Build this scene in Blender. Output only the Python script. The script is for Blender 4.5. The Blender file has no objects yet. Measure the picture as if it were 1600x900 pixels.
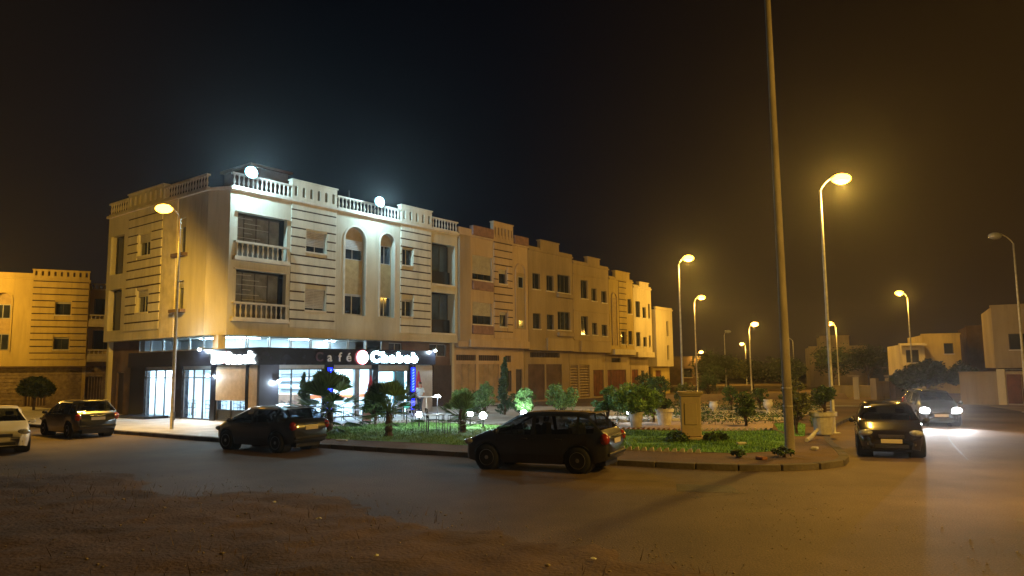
import bpy, math, random
import numpy as np
from mathutils import Vector, Matrix
R = math.radians
rnd = random.Random(7)
scene = bpy.context.scene
# ---------------------------------------------------------------- camera
cam_d = bpy.data.cameras.new('camera'); cam = bpy.data.objects.new('camera', cam_d)
scene.collection.objects.link(cam); scene.camera = cam
cam_d.sensor_width = 36; cam_d.lens = 1160/1600*36; cam_d.clip_start = .05; cam_d.clip_end = 3000
cam.matrix_world = Matrix.Translation((0, 0, 2.45)) @ Matrix.Rotation(R(96.4), 4, 'X') @ Matrix.Rotation(R(-.55), 4, 'Z')
# ---------------------------------------------------------------- view, night sky
scene.view_settings.view_transform = 'Standard'; scene.view_settings.look = 'None'
scene.view_settings.exposure = 0.3; scene.view_settings.gamma = 1
scene.cycles.use_denoising = True
scene.cycles.max_bounces = 6; scene.cycles.volume_bounces = 0; scene.cycles.transparent_max_bounces = 12
scene.cycles.sample_clamp_indirect = 4; scene.cycles.sample_clamp_direct = 0
world = bpy.data.worlds.new('World'); scene.world = world; world.use_nodes = True
wn = world.node_tree; wn.nodes.clear()
def N(t, typ, **kw):
    n = t.nodes.new(typ)
    for k, v in kw.items():
        if k == 'inp':
            for a, b in v.items(): n.inputs[a].default_value = b
        else: setattr(n, k, v)
    return n
# skyglow of the town: warm over the lamp-lit streets to the right, faint navy overhead, fading with height
wc = N(wn, 'ShaderNodeTexCoord'); ws = N(wn, 'ShaderNodeSeparateXYZ'); wn.links.new(wc.outputs['Generated'], ws.inputs[0])
mr = N(wn, 'ShaderNodeMapRange', interpolation_type='SMOOTHSTEP', inp={1: -.05, 2: .62}); wn.links.new(ws.outputs[0], mr.inputs[0])
mz = N(wn, 'ShaderNodeMapRange', inp={1: 0.0, 2: .6, 3: 1.0, 4: .28}); wn.links.new(ws.outputs[2], mz.inputs[0])
mx = N(wn, 'ShaderNodeMix', data_type='RGBA'); mx.inputs[6].default_value = (.0016, .0024, .0052, 1); mx.inputs[7].default_value = (.021, .0102, .0034, 1)
wn.links.new(mr.outputs[0], mx.inputs[0])
ml = N(wn, 'ShaderNodeMapRange', interpolation_type='SMOOTHSTEP', inp={1: -.2, 2: -.65}); wn.links.new(ws.outputs[0], ml.inputs[0])
mx2 = N(wn, 'ShaderNodeMix', data_type='RGBA'); mx2.inputs[7].default_value = (.014, .0088, .0055, 1)
wn.links.new(ml.outputs[0], mx2.inputs[0]); wn.links.new(mx.outputs[2], mx2.inputs[6])
bg = N(wn, 'ShaderNodeBackground'); wn.links.new(mx2.outputs[2], bg.inputs[0]); wn.links.new(mz.outputs[0], bg.inputs[1])
wo = N(wn, 'ShaderNodeOutputWorld'); wn.links.new(bg.outputs[0], wo.inputs[0])

# ---------------------------------------------------------------- helpers
col = scene.collection
def link(o, parent=None):
    col.objects.link(o); o.parent = parent; return o
def tag(o, label=None, cat=None, group=None, kind=None):
    if label: o['label'] = label
    if cat: o['category'] = cat
    if group: o['group'] = group
    if kind: o['kind'] = kind
    return o
def thing(name, label, cat, loc=(0, 0, 0), rz=0, group=None):
    o = bpy.data.objects.new(name, None); link(o); o.location = loc; o.rotation_euler = (0, 0, rz)
    o.empty_display_size = .2
    return tag(o, label, cat, group)
def copy_tree(o, parent=None):
    c = o.copy(); link(c, parent)
    if parent: c.matrix_parent_inverse = o.matrix_parent_inverse.copy()
    for ch in list(o.children): copy_tree(ch, c)
    return c
class G:
    def __init__(s, T=None): s.v = []; s.f = []; s.T = T
    def add(s, vs, fs):
        n = len(s.v)
        s.v += [tuple(s.T(*p)) for p in vs] if s.T else [tuple(p) for p in vs]
        s.f += [tuple(i+n for i in f) for f in fs]; return s
    def box(s, x0, x1, y0, y1, z0, z1):
        return s.add([(x0,y0,z0),(x1,y0,z0),(x1,y1,z0),(x0,y1,z0),(x0,y0,z1),(x1,y0,z1),(x1,y1,z1),(x0,y1,z1)],
                     [(0,3,2,1),(4,5,6,7),(0,1,5,4),(1,2,6,5),(2,3,7,6),(3,0,4,7)])
    def bbox(s, x0, x1, y0, y1, z0, z1, b=.02):          # bevelled box
        X, Y, Z = [x0, x1], [y0, y1], [z0, z1]; vs = []
        for i in (0, 1):
            for j in (0, 1):
                for k in (0, 1):
                    sx, sy, sz = (b if i == 0 else -b), (b if j == 0 else -b), (b if k == 0 else -b)
                    vs += [(X[i], Y[j]+sy, Z[k]+sz), (X[i]+sx, Y[j], Z[k]+sz), (X[i]+sx, Y[j]+sy, Z[k])]
        d = lambda i, j, k, a: (i*4+j*2+k)*3+a
        fs = [(d(i,0,0,0), d(i,1,0,0), d(i,1,1,0), d(i,0,1,0)) for i in (0,1)]
        fs += [(d(0,j,0,1), d(1,j,0,1), d(1,j,1,1), d(0,j,1,1)) for j in (0,1)]
        fs += [(d(0,0,k,2), d(1,0,k,2), d(1,1,k,2), d(0,1,k,2)) for k in (0,1)]
        for i in (0,1):
            for j in (0,1): fs.append((d(i,j,0,0), d(i,j,0,1), d(i,j,1,1), d(i,j,1,0)))
        for i in (0,1):
            for k in (0,1): fs.append((d(i,0,k,0), d(i,0,k,2), d(i,1,k,2), d(i,1,k,0)))
        for j in (0,1):
            for k in (0,1): fs.append((d(0,j,k,1), d(0,j,k,2), d(1,j,k,2), d(1,j,k,1)))
        for i in (0,1):
            for j in (0,1):
                for k in (0,1): fs.append((d(i,j,k,0), d(i,j,k,1), d(i,j,k,2)))
        return s.add(vs, fs)
    def prism(s, pts, z0, z1):
        n = len(pts); vs = [(x, y, z0) for x, y in pts]+[(x, y, z1) for x, y in pts]
        return s.add(vs, [tuple(range(n-1, -1, -1)), tuple(range(n, 2*n))]+[(i, (i+1) % n, (i+1) % n+n, i+n) for i in range(n)])
    def extr(s, pts, d0, d1):                              # polygon in (x,z) pushed along y
        n = len(pts); vs = [(x, d0, z) for x, z in pts]+[(x, d1, z) for x, z in pts]
        return s.add(vs, [tuple(range(n)), tuple(range(2*n-1, n-1, -1))]+[(i, i+n, (i+1) % n+n, (i+1) % n) for i in range(n)])
    def tube(s, path, rad, n=8):
        P = [Vector(p) for p in path]; rad = rad if isinstance(rad, (list, tuple)) else [rad]*len(P); vs = []; fs = []
        for i, p in enumerate(P):
            d = (P[min(i+1, len(P)-1)]-P[max(i-1, 0)]).normalized()
            a = d.cross(Vector((0, 0, 1)) if abs(d.z) < .9 else Vector((1, 0, 0))).normalized(); b = d.cross(a)
            for k in range(n):
                t = 2*math.pi*k/n; vs.append(tuple(p+(a*math.cos(t)+b*math.sin(t))*rad[i]))
        for i in range(len(P)-1):
            for k in range(n): fs.append((i*n+k, i*n+(k+1) % n, (i+1)*n+(k+1) % n, (i+1)*n+k))
        fs += [tuple(range(n)), tuple(range((len(P)-1)*n, len(P)*n))]
        return s.add(vs, fs)
    def lathe(s, prof, c=(0, 0, 0), n=12):                 # prof = [(r,z)...]
        vs = []; fs = []
        for r, z in prof:
            for k in range(n):
                t = 2*math.pi*k/n; vs.append((c[0]+r*math.cos(t), c[1]+r*math.sin(t), c[2]+z))
        for i in range(len(prof)-1):
            for k in range(n): fs.append((i*n+k, i*n+(k+1) % n, (i+1)*n+(k+1) % n, (i+1)*n+k))
        fs += [tuple(range(n-1, -1, -1)), tuple(range((len(prof)-1)*n, len(prof)*n))]
        return s.add(vs, fs)
    def ell(s, c, r, nu=12, nv=8):
        vs = [(c[0], c[1], c[2]-r[2])]; fs = []
        for j in range(1, nv):
            p = math.pi*j/nv-math.pi/2
            for k in range(nu):
                t = 2*math.pi*k/nu; vs.append((c[0]+r[0]*math.cos(p)*math.cos(t), c[1]+r[1]*math.cos(p)*math.sin(t), c[2]+r[2]*math.sin(p)))
        vs.append((c[0], c[1], c[2]+r[2])); m = len(vs)-1
        for k in range(nu):
            fs.append((0, 1+(k+1) % nu, 1+k)); fs.append((m, m-nu+k, m-nu+(k+1) % nu))
            for j in range(nv-2):
                a = 1+j*nu; fs.append((a+k, a+(k+1) % nu, a+nu+(k+1) % nu, a+nu+k))
        return s.add(vs, fs)
    def obj(s, name, m, parent=None, smooth=False):
        me = bpy.data.meshes.new(name); me.from_pydata(s.v, [], s.f); me.materials.append(m)
        if smooth: me.polygons.foreach_set('use_smooth', [True]*len(me.polygons))
        me.update(); return link(bpy.data.objects.new(name, me), parent)
def inst(name, me, parent, loc, rz=0, sc=None):
    o = bpy.data.objects.new(name, me); link(o, parent); o.location = loc; o.rotation_euler = (0, 0, rz)
    if sc: o.scale = sc
    return o
def mesh_of(g, name, m, smooth=False):
    me = bpy.data.meshes.new(name); me.from_pydata(g.v, [], g.f); me.materials.append(m)
    if smooth: me.polygons.foreach_set('use_smooth', [True]*len(me.polygons))
    return me
# ---------------------------------------------------------------- materials
def mat(name, c, rough=.8, var=.15, scale=3.0, bump=0, bscale=None, metal=0, c2=None, spec=.3, coat=0, detail=5, stretch=None):
    m = bpy.data.materials.new(name); m.use_nodes = True; t = m.node_tree; b = t.nodes['Principled BSDF']
    b.inputs['Roughness'].default_value = rough; b.inputs['Metallic'].default_value = metal
    b.inputs['Specular IOR Level'].default_value = spec; b.inputs['Coat Weight'].default_value = coat
    tc = N(t, 'ShaderNodeTexCoord'); mp = N(t, 'ShaderNodeMapping'); t.links.new(tc.outputs['Object'], mp.inputs[0])
    if stretch: mp.inputs['Scale'].default_value = stretch
    nz = N(t, 'ShaderNodeTexNoise', inp={'Scale': scale, 'Detail': detail, 'Roughness': .6}); t.links.new(mp.outputs[0], nz.inputs[0])
    mx = N(t, 'ShaderNodeMix', data_type='RGBA')
    c2 = c2 or tuple(x*(1-var*2) for x in c); c1 = tuple(min(1, x*(1+var)) for x in c)
    mx.inputs[6].default_value = (*c2, 1); mx.inputs[7].default_value = (*c1, 1)
    rp = N(t, 'ShaderNodeMapRange', inp={1: .32, 2: .68}); t.links.new(nz.outputs[0], rp.inputs[0]); t.links.new(rp.outputs[0], mx.inputs[0])
    t.links.new(mx.outputs[2], b.inputs['Base Color'])
    if bump:
        n2 = N(t, 'ShaderNodeTexNoise', inp={'Scale': bscale or scale*8, 'Detail': 6}); t.links.new(tc.outputs['Object'], n2.inputs[0])
        bp = N(t, 'ShaderNodeBump', inp={'Strength': bump, 'Distance': .03}); t.links.new(n2.outputs[0], bp.inputs['Height']); t.links.new(bp.outputs[0], b.inputs['Normal'])
    return m
def streaks(m, amt=.5):
    t = m.node_tree; b = t.nodes['Principled BSDF']; src = b.inputs['Base Color'].links[0].from_socket
    tc = N(t, 'ShaderNodeTexCoord'); mp = N(t, 'ShaderNodeMapping'); mp.inputs['Scale'].default_value = (2.2, 2.2, .16); t.links.new(tc.outputs['Object'], mp.inputs[0])
    nz = N(t, 'ShaderNodeTexNoise', inp={'Scale': 1.6, 'Detail': 7, 'Roughness': .7}); t.links.new(mp.outputs[0], nz.inputs[0])
    r = N(t, 'ShaderNodeMapRange', inp={1: .5, 2: .72, 3: 1.0, 4: 1-amt}); t.links.new(nz.outputs[0], r.inputs[0])
    h = N(t, 'ShaderNodeHueSaturation'); t.links.new(src, h.inputs['Color']); t.links.new(r.outputs[0], h.inputs['Value']); t.links.new(h.outputs[0], b.inputs['Base Color'])
def emis(name, c, s):
    m = bpy.data.materials.new(name); m.use_nodes = True; t = m.node_tree; b = t.nodes['Principled BSDF']
    b.inputs['Base Color'].default_value = (*c, 1); b.inputs['Emission Color'].default_value = (*c, 1); b.inputs['Emission Strength'].default_value = s
    return m
def leafmat(name, c, c2):
    m = mat(name, c, .55, c2=c2, scale=2.5, spec=.3); t = m.node_tree; b = t.nodes['Principled BSDF']
    g = N(t, 'ShaderNodeNewGeometry'); src = b.inputs['Base Color'].links[0].from_socket
    h = N(t, 'ShaderNodeHueSaturation'); t.links.new(src, h.inputs['Color'])
    r = N(t, 'ShaderNodeMapRange', inp={3: .5, 4: 1.5}); t.links.new(g.outputs['Random Per Island'], r.inputs[0]); t.links.new(r.outputs[0], h.inputs['Value'])
    t.links.new(h.outputs[0], b.inputs['Base Color']); return m
def glassmat(name, tint=(.9, .95, 1), refl=.12):
    m = bpy.data.materials.new(name); m.use_nodes = True; t = m.node_tree; t.nodes.clear()
    tr = N(t, 'ShaderNodeBsdfTransparent'); tr.inputs[0].default_value = (*tint, 1)
    gl = N(t, 'ShaderNodeBsdfGlossy'); gl.inputs['Roughness'].default_value = .03
    lw = N(t, 'ShaderNodeLayerWeight'); lw.inputs[0].default_value = .5
    pw = N(t, 'ShaderNodeMath', operation='POWER', inp={1: 4.0}); t.links.new(lw.outputs['Facing'], pw.inputs[0])
    fr = N(t, 'ShaderNodeMath', operation='MULTIPLY_ADD', inp={1: .6, 2: refl*.3}); t.links.new(pw.outputs[0], fr.inputs[0])
    mx = N(t, 'ShaderNodeMixShader'); o = N(t, 'ShaderNodeOutputMaterial')
    t.links.new(fr.outputs[0], mx.inputs[0]); t.links.new(tr.outputs[0], mx.inputs[1]); t.links.new(gl.outputs[0], mx.inputs[2]); t.links.new(mx.outputs[0], o.inputs[0])
    return m
M = dict(
 asphalt=mat('asphalt', (.115, .08, .056), .75, c2=(.068, .046, .033), scale=.35, bump=.5, bscale=28, detail=9, spec=.25),
 soil=mat('soil', (.13, .08, .048), .95, c2=(.065, .042, .028), scale=.5, bump=1, bscale=16, detail=9),
 ground=mat('ground', (.17, .12, .07), .95, c2=(.09, .062, .04), scale=.2, bump=.6, bscale=4, detail=8),
 sand=mat('sand', (.27, .19, .11), .95, c2=(.17, .11, .065), scale=.3, bump=.4, bscale=5, detail=8),
 kerb=mat('kerb_concrete', (.12, .1, .08), .9, c2=(.06, .05, .04), scale=2, bump=.4),
 wh_kerb=mat('white_painted_stone', (.5, .49, .46), .8, c2=(.28, .26, .23), scale=4, bump=.3),
 pave=mat('paving', (.42, .4, .37), .6, c2=(.28, .26, .24), scale=1.2, bump=.2),
 terra=mat('terracotta', (.3, .13, .07), .85, var=.25, scale=4),
 cream=mat('cream_plaster', (.49, .455, .36), .88, c2=(.41, .375, .29), scale=.7, bump=.25, bscale=14, stretch=(1, 1, .3)),
 cream_b=mat('pale_band_plaster', (.52, .485, .39), .88, c2=(.44, .405, .32), scale=1.1, bump=.25, bscale=14, stretch=(1, 1, .4)),
 trim=mat('trim_plaster', (.58, .53, .45), .85, c2=(.46, .41, .34), scale=1.5, bump=.2),
 ochre=mat('ochre_render', (.36, .27, .13), .9, c2=(.29, .21, .10), scale=3, bump=.5, bscale=25),
 groove=mat('brown_groove_paint', (.055, .03, .024), .9),
 peach=mat('peach_plaster', (.44, .34, .25), .9, c2=(.37, .28, .2), scale=.6, bump=.25, stretch=(1, 1, .3)),
 rose=mat('rose_paint', (.25, .15, .13), .85, var=.15),
 tan=mat('raw_cement_render', (.33, .26, .18), .92, c2=(.25, .195, .13), scale=.5, bump=.35, stretch=(1, 1, .3)),
 tan2=mat('dun_render', (.38, .3, .19), .92, c2=(.3, .23, .145), scale=.5, bump=.35, stretch=(1, 1, .3)),
 yell=mat('yellow_plaster', (.47, .36, .13), .9, c2=(.38, .285, .1), scale=.6, bump=.25, stretch=(1, 1, .3)),
 pale=mat('pale_plaster', (.55, .48, .34), .9, c2=(.45, .38, .25), scale=.6, bump=.25, stretch=(1, 1, .3)),
 stone=mat('split_stone_cladding', (.26, .2, .13), .9, c2=(.14, .1, .065), scale=3.5, bump=.8, bscale=10),
 brown=mat('brown_render', (.13, .085, .06), .9, var=.2, scale=1),
 black=mat('black_panel', (.012, .013, .02), .25, var=.2, scale=2, spec=.5),
 granite=mat('speckled_granite', (.05, .05, .065), .3, c2=(.012, .012, .02), scale=30, spec=.5),
 frame=mat('aluminium_frame', (.35, .36, .37), .4, var=.1, metal=.6),
 dframe=mat('dark_frame', (.05, .045, .045), .5, var=.1),
 shutter=mat('roller_shutter', (.4, .38, .36), .6, var=.1, scale=2),
 blind=mat('beige_roller_blind', (.5, .4, .3), .6, var=.1, scale=3),
 gate=mat('painted_sheet_gate', (.34, .26, .19), .55, var=.15, scale=1.5),
 gate2=mat('rust_brown_gate', (.15, .05, .022), .6, var=.25, scale=1.5),
 door=mat('dark_door', (.045, .035, .035), .5, var=.2),
 slat=mat('metal_slat', (.4, .3, .18), .5, var=.15),
 pane=mat('window_pane', (.022, .028, .04), .08, var=.3, scale=.8, spec=.6),
 curtain=mat('curtained_pane', (.17, .165, .155), .25, var=.2, scale=1.5, spec=.5), bluepane=mat('blue_pane', (.06, .085, .13), .15, var=.2, scale=.8, spec=.6),
 glass=glassmat('storefront_glass'), cglass=glassmat('car_glass', (.35, .38, .42), .2),
 white=mat('white_wall', (.78, .8, .82), .8, var=.03), orange=mat('orange_band', (.6, .13, .04), .7, var=.05),
 tile=mat('floor_tile', (.4, .42, .45), .3, var=.1),
 steel=mat('galvanised_pole', (.42, .40, .37), .5, var=.15, scale=5, metal=.3), conc=mat('concrete_pole', (.2, .175, .135), .85, c2=(.12, .1, .075), scale=3, bump=.4, stretch=(1, 1, .25)),
 housing=mat('lamp_housing', (.4, .4, .4), .5), 
 leaf=leafmat('leaf', (.16, .3, .09), (.08, .17, .05)), treel=leafmat('tree_leaf', (.035, .055, .018), (.018, .03, .01)), leafd=leafmat('dark_leaf', (.06, .12, .035), (.03, .06, .02)),
 leafy=leafmat('yellow_leaf', (.13, .14, .03), (.06, .07, .02)), cyp=leafmat('cypress_leaf', (.05, .11, .05), (.025, .06, .03)),
 palm=leafmat('palm_leaf', (.09, .19, .06), (.05, .11, .035)), bark=mat('bark', (.09, .06, .04), .9, var=.3, scale=8, bump=.8),
 grass=leafmat('grass_blade', (.125, .27, .05), (.08, .17, .035)), lawn=mat('lawn', (.11, .26, .05), .95, c2=(.07, .17, .03), scale=1.2, bump=.8, bscale=30),
 red=mat('red_canvas', (.42, .02, .035), .8, var=.15), rubber=mat('rubber', (.012, .012, .012), .8), rim=mat('alloy_rim', (.35, .35, .35), .35, metal=.8),
 navy=mat('dark_navy_car_paint', (.010, .013, .024), .28, var=.05, coat=1, spec=.5), blackc=mat('black_car_paint', (.009, .009, .010), .28, var=.05, coat=1, spec=.5),
 whitec=mat('white_car_paint', (.62, .6, .57), .3, var=.03, coat=1), bronze=mat('dark_bronze_car_paint', (.012, .009, .007), .15, var=.05, coat=.6, spec=.3),
 plastic=mat('black_plastic', (.02, .02, .022), .6), chrome=mat('chrome', (.6, .6, .6), .15, metal=1, var=.02),
 lampglass=mat('headlamp_glass', (.45, .47, .5), .12, var=.2, scale=20, spec=.8, metal=.4), tail=mat('tail_lamp', (.25, .02, .01), .15, spec=.8, var=.2, scale=20),
 plate=mat('number_plate', (.55, .5, .42), .5, var=.05), seat=mat('car_seat', (.05, .05, .055), .9),
 cloth=mat('shirt_cloth', (.55, .62, .68), .9, var=.1), jean=mat('dark_trousers', (.04, .045, .07), .9), skin=mat('skin', (.36, .2, .13), .6, var=.08), hair=mat('hair', (.012, .01, .01), .7),
 pot=mat('white_pot', (.62, .6, .56), .6, c2=(.42, .38, .34), scale=4), chairm=mat('rattan_dark', (.05, .04, .035), .7), tabletop=mat('table_top', (.5, .5, .5), .3),
 sodium=emis('sodium_bulb', (1, .44, .035), 16), sodium_far=emis('sodium_bulb_far', (1, .48, .1), 12), coolflood=emis('cool_flood', (.28, .8, 1), 3.4),
 globe=emis('globe_glow', (.8, .93, 1), 40), ledblue=emis('blue_led', (.002, .01, 1), 9), ledpale=emis('pale_blue_led', (.12, .25, 1), 7),
 signw=emis('lit_sign_white', (.85, .97, 1), 22), signc=emis('lit_sign_cyan', (.55, .9, 1), 28), signr=emis('lit_sign_rose', (1, .22, .26), 8), letter=mat('grey_letter', (.6, .6, .66), .5), unlit=mat('unlit_letter', (.06, .03, .045), .5),
 panel2=emis('dim_ceiling_panel', (.6, .87, 1), 80), panel=emis('ceiling_panel', (.6, .87, 1), 320), head=emis('headlight_on', (.95, .97, 1), 60), warm=emis('warm_bulb', (1, .6, .25), 12),
)
# grain of the asphalt: pale and dark grit, worn patches
def asphalt_wear(m):
    t = m.node_tree; b = t.nodes['Principled BSDF']; src = b.inputs['Base Color'].links[0].from_socket
    tc = N(t, 'ShaderNodeTexCoord'); v = N(t, 'ShaderNodeTexNoise', inp={'Scale': 40, 'Detail': 3}); t.links.new(tc.outputs['Object'], v.inputs[0])
    r = N(t, 'ShaderNodeMapRange', inp={1: .35, 2: .7, 3: .6, 4: 1.5}); t.links.new(v.outputs[0], r.inputs[0])
    v2 = N(t, 'ShaderNodeTexNoise', inp={'Scale': .16, 'Detail': 5}); t.links.new(tc.outputs['Object'], v2.inputs[0])
    r2 = N(t, 'ShaderNodeMapRange', inp={1: .35, 2: .65, 3: .55, 4: 1.3}); t.links.new(v2.outputs[0], r2.inputs[0])
    k = N(t, 'ShaderNodeMath', operation='MULTIPLY'); t.links.new(r.outputs[0], k.inputs[0]); t.links.new(r2.outputs[0], k.inputs[1])
    h = N(t, 'ShaderNodeHueSaturation'); t.links.new(src, h.inputs['Color']); t.links.new(k.outputs[0], h.inputs['Value']); t.links.new(h.outputs[0], b.inputs['Base Color'])
asphalt_wear(M['asphalt'])
for k in ('cream', 'cream_b', 'trim', 'peach', 'tan', 'tan2', 'yell', 'pale', 'conc', 'gate', 'gate2'): streaks(M[k], .2)
# ================================================================ GROUND, ROADS, KERBS
def sheet(name, pts, z, m):
    g = G(); n = len(pts); g.add([(x, y, z) for x, y in pts], [tuple(range(n))])
    return tag(g.obj(name, m), kind='structure')
sheet('ground', [(-1500, -1500), (1500, -1500), (1500, 1500), (-1500, 1500)], -.012, M['ground'])
sheet('road', [(-75, -25), (40, -25), (40, 25), (27.5, 36), (30.5, 49.5), (60, 100), (30, 100), (22, 62), (8, 62), (30, 110), (14, 110), (-14, 56), (-60, 70)], 0, M['asphalt'])
sheet('dirt_field', [(21.5, 47.5), (26, 54), (44, 84), (80, 170), (-10, 170), (31, 92), (22, 72), (16, 60), (9, 50)], .006, M['sand'])
sheet('dirt_shoulder', [(25.2, 33), (24.2, 24), (26, 5), (120, 5), (120, 170), (75, 120), (46, 76), (30.4, 49.5)], .006, M['sand'])
def catmull(P, step=.5):
    P = [Vector((*p, 0)) for p in P]; out = []
    for i in range(len(P)-1):
        a, b, c, d = P[max(i-1, 0)], P[i], P[i+1], P[min(i+2, len(P)-1)]
        n = max(1, int((c-b).length/step))
        for k in range(n):
            t = k/n
            out.append(.5*((2*b)+(c-a)*t+(2*a-5*b+4*c-d)*t*t+(3*b-a-3*c+d)*t**3))
    out.append(P[-1]); return [(p.x, p.y) for p in out]
def resample(P, step):
    out = [Vector(P[0])]; acc = 0; cur = Vector(P[0])
    for q in P[1:]:
        q = Vector(q)
        while (q-cur).length+acc >= step:
            d = (q-cur).normalized(); cur = cur+d*(step-acc); acc = 0; out.append(cur.copy())
        acc += (q-cur).length; cur = q
    return out
KF = catmull([(-40, 45.5), (-28, 39.4), (-16.6, 31.7), (-11, 27.7), (-6.4, 25.0), (-1.3, 21.9), (2.6, 19.8), (4.9, 18.7), (6.8, 18.4), (8.3, 19.2), (9.1, 21), (10.6, 25.5), (13.2, 31.2), (17, 37.5), (21, 44), (21.4, 46.2), (19, 47.6), (13, 48), (4, 49.2), (-2.2, 50.6)])
sheet('plaza_pavement', KF+[(1, 56), (-7, 60), (-16, 50), (-26, 48), (-37, 57), (-46, 52)], .13, M['pave'])
kerb = tag(bpy.data.objects.new('kerb', None), kind='structure'); link(kerb)
kg = G().bbox(-.49, .49, -.11, .13, -.05, .142, .015); kme = mesh_of(kg, 'kerb_stone', M['kerb'])
rs = resample(KF, 1.0)
for i in range(len(rs)-1):
    m = (rs[i]+rs[i+1])/2; d = rs[i+1]-rs[i]
    inst('kerb_stone', kme, kerb, (m.x, m.y, rnd.uniform(-.006, .006)), math.atan2(d.y, d.x)+rnd.uniform(-.008, .008))
# foreground bank of bare earth the picture is taken from
def seg_side(P, x, y):
    best = 1e9; side = 1
    for (ax, ay), (bx, by) in zip(P[:-1], P[1:]):
        dx, dy = bx-ax, by-ay; t = max(0, min(1, ((x-ax)*dx+(y-ay)*dy)/(dx*dx+dy*dy)))
        qx, qy = ax+dx*t-x, ay+dy*t-y; d = math.hypot(qx, qy)
        if d < best: best = d; side = 1 if dx*(y-ay)-dy*(x-ax) < 0 else -1
    return best*side
from mathutils import noise as mn
DB = [(-70, 44), (-30, 27), (-19.5, 22.6), (-14.2, 20.2), (-8, 17.2), (-4.2, 15.4), (-2.2, 13.6), (0, 11.5), (1.2, 10.1), (2.6, 8.8), (3.6, 6.5), (4.2, 0), (4.5, -24)]
xs = np.concatenate([np.arange(-70, -20, 1.0), np.arange(-20, 6, .16)]); ys = np.concatenate([np.arange(-24, 3, 1.2), np.arange(3, 24, .16), np.arange(24, 45, .8)])
vs = []; fs = []
for y in ys:
    for x in xs:
        n1 = mn.noise(Vector((x*.35, y*.35, 0)))*1.6+mn.noise(Vector((x*1.3, y*1.3, 4)))*.7+mn.noise(Vector((x*4, y*4, 7)))*.35; d = seg_side(DB, x, y)+n1*.8+.15
        z = -.03 if d < -.3 else -.028+min(max(d, 0), 3)*.045+(.05*mn.noise(Vector((x*1.7, y*1.7, 3)))+.03*mn.noise(Vector((x*5, y*5, 1)))+.035)*min(1, max(0, d+.3))
        vs.append((x, y, z if d > -.3 else -.03))
nx = len(xs)
for j in range(len(ys)-1):
    for i in range(nx-1): fs.append((j*nx+i, j*nx+i+1, (j+1)*nx+i+1, (j+1)*nx+i))
g = G(); g.add(vs, fs); tag(g.obj('dirt_bank', M['soil'], smooth=True), kind='structure')
def dirt_z(x, y): return .03+min(max(seg_side(DB, x, y), 0), 3)*.035
g = G()
for i in range(900):
    x = rnd.uniform(-16, 3.4); y = rnd.uniform(6, 21)
    if seg_side(DB, x, y) < -.7: continue
    r = rnd.uniform(.006, .022)*(1.6 if rnd.random() < .06 else 1)
    g.ell((x, y, dirt_z(x, y)+.02), (r*rnd.uniform(.8, 1.6), r, r*.6), 5, 4)
for i in range(260):                                       # grit washed on to the road
    x = rnd.gauss(4.6, 1.2); y = rnd.gauss(12.5, 1.8); r = rnd.uniform(.005, .014)
    g.ell((x, y, .004), (r*1.4, r, r*.6), 5, 4)
for i in range(500):                                      # crumbs along the ragged edge between earth and asphalt
    (ax, ay), (bx, by) = rnd.choice(list(zip(DB[2:10], DB[3:11]))); t_ = rnd.random(); x = ax+(bx-ax)*t_+rnd.gauss(0, .45); y = ay+(by-ay)*t_+rnd.gauss(.3, .5); r = rnd.uniform(.004, .013)
    g.ell((x, y, .01), (r*rnd.uniform(1, 1.7), r, r*.6), 5, 4)
tag(g.obj('gravel', mat('pale_pebble', (.34, .28, .21), .9, var=.3, scale=6)), 'scattered pale pebbles and grit on the bare earth and road', 'gravel', kind='stuff')
g = G()
for i in range(450):                                      # dry weeds in patches on the bank
    cx, cy = rnd.choice([(-5.5, 13.6), (-2.5, 12.4), (-9, 15.5), (-7, 14.6), (-12, 17.5), (1.6, 8.4), (-4, 9.5)])
    x = rnd.gauss(cx, 1.1); y = rnd.gauss(cy, .7)
    if seg_side(DB, x, y) < -.2: continue
    z = dirt_z(x, y); h = rnd.uniform(.05, .2); a = rnd.uniform(0, 6.28); dx, dy = math.cos(a), math.sin(a); l = rnd.uniform(-.08, .08)
    g.add([(x-dx*.006, y-dy*.006, z), (x+dx*.006, y+dy*.006, z), (x+l, y+l*.5, z+h)], [(0, 1, 2)])
tag(g.obj('dry_weeds', mat('dry_weed', (.2, .13, .06), .9, var=.3)), 'thin dry weeds growing in patches on the bare earth', 'weeds', kind='stuff')
# scraps on the ground
for i, (x, y, l) in enumerate([(-3.15, 12.3, 'small pale litter scrap left on the earth, farthest of the middle pair'), (-1.75, 9.7, 'crumpled paper scrap lying on the earth nearest the middle'), (1.0, 9.75, 'bright scrap of paper at the tip of the earth bank'), (-4.4, 14.0, 'torn bag scrap on the earth left of middle')]):
    g = G(); vs = []; n = 7
    for k in range(n): a = 6.28*k/n; vs.append((.045*math.cos(a)*rnd.uniform(.6, 1.3), .03*math.sin(a)*rnd.uniform(.6, 1.3), rnd.uniform(.0, .03)))
    vs.append((0, 0, .035)); g.add(vs, [(k, (k+1) % n, n) for k in range(n)])
    o = g.obj('paper_scrap', M['white']); o.location = (x, y, dirt_z(x, y)+.02); tag(o, l, 'litter', 'litter on the bare earth')
o = G().bbox(-.22, .22, -.06, .06, 0, .035, .01).obj('paper_scrap', M['white']); o.location = (-5.9, 25.9, .14); o.rotation_euler[2] = -.4
tag(o, 'flat white scrap lying on the kerb edge beside the left lawn', 'litter')
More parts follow.
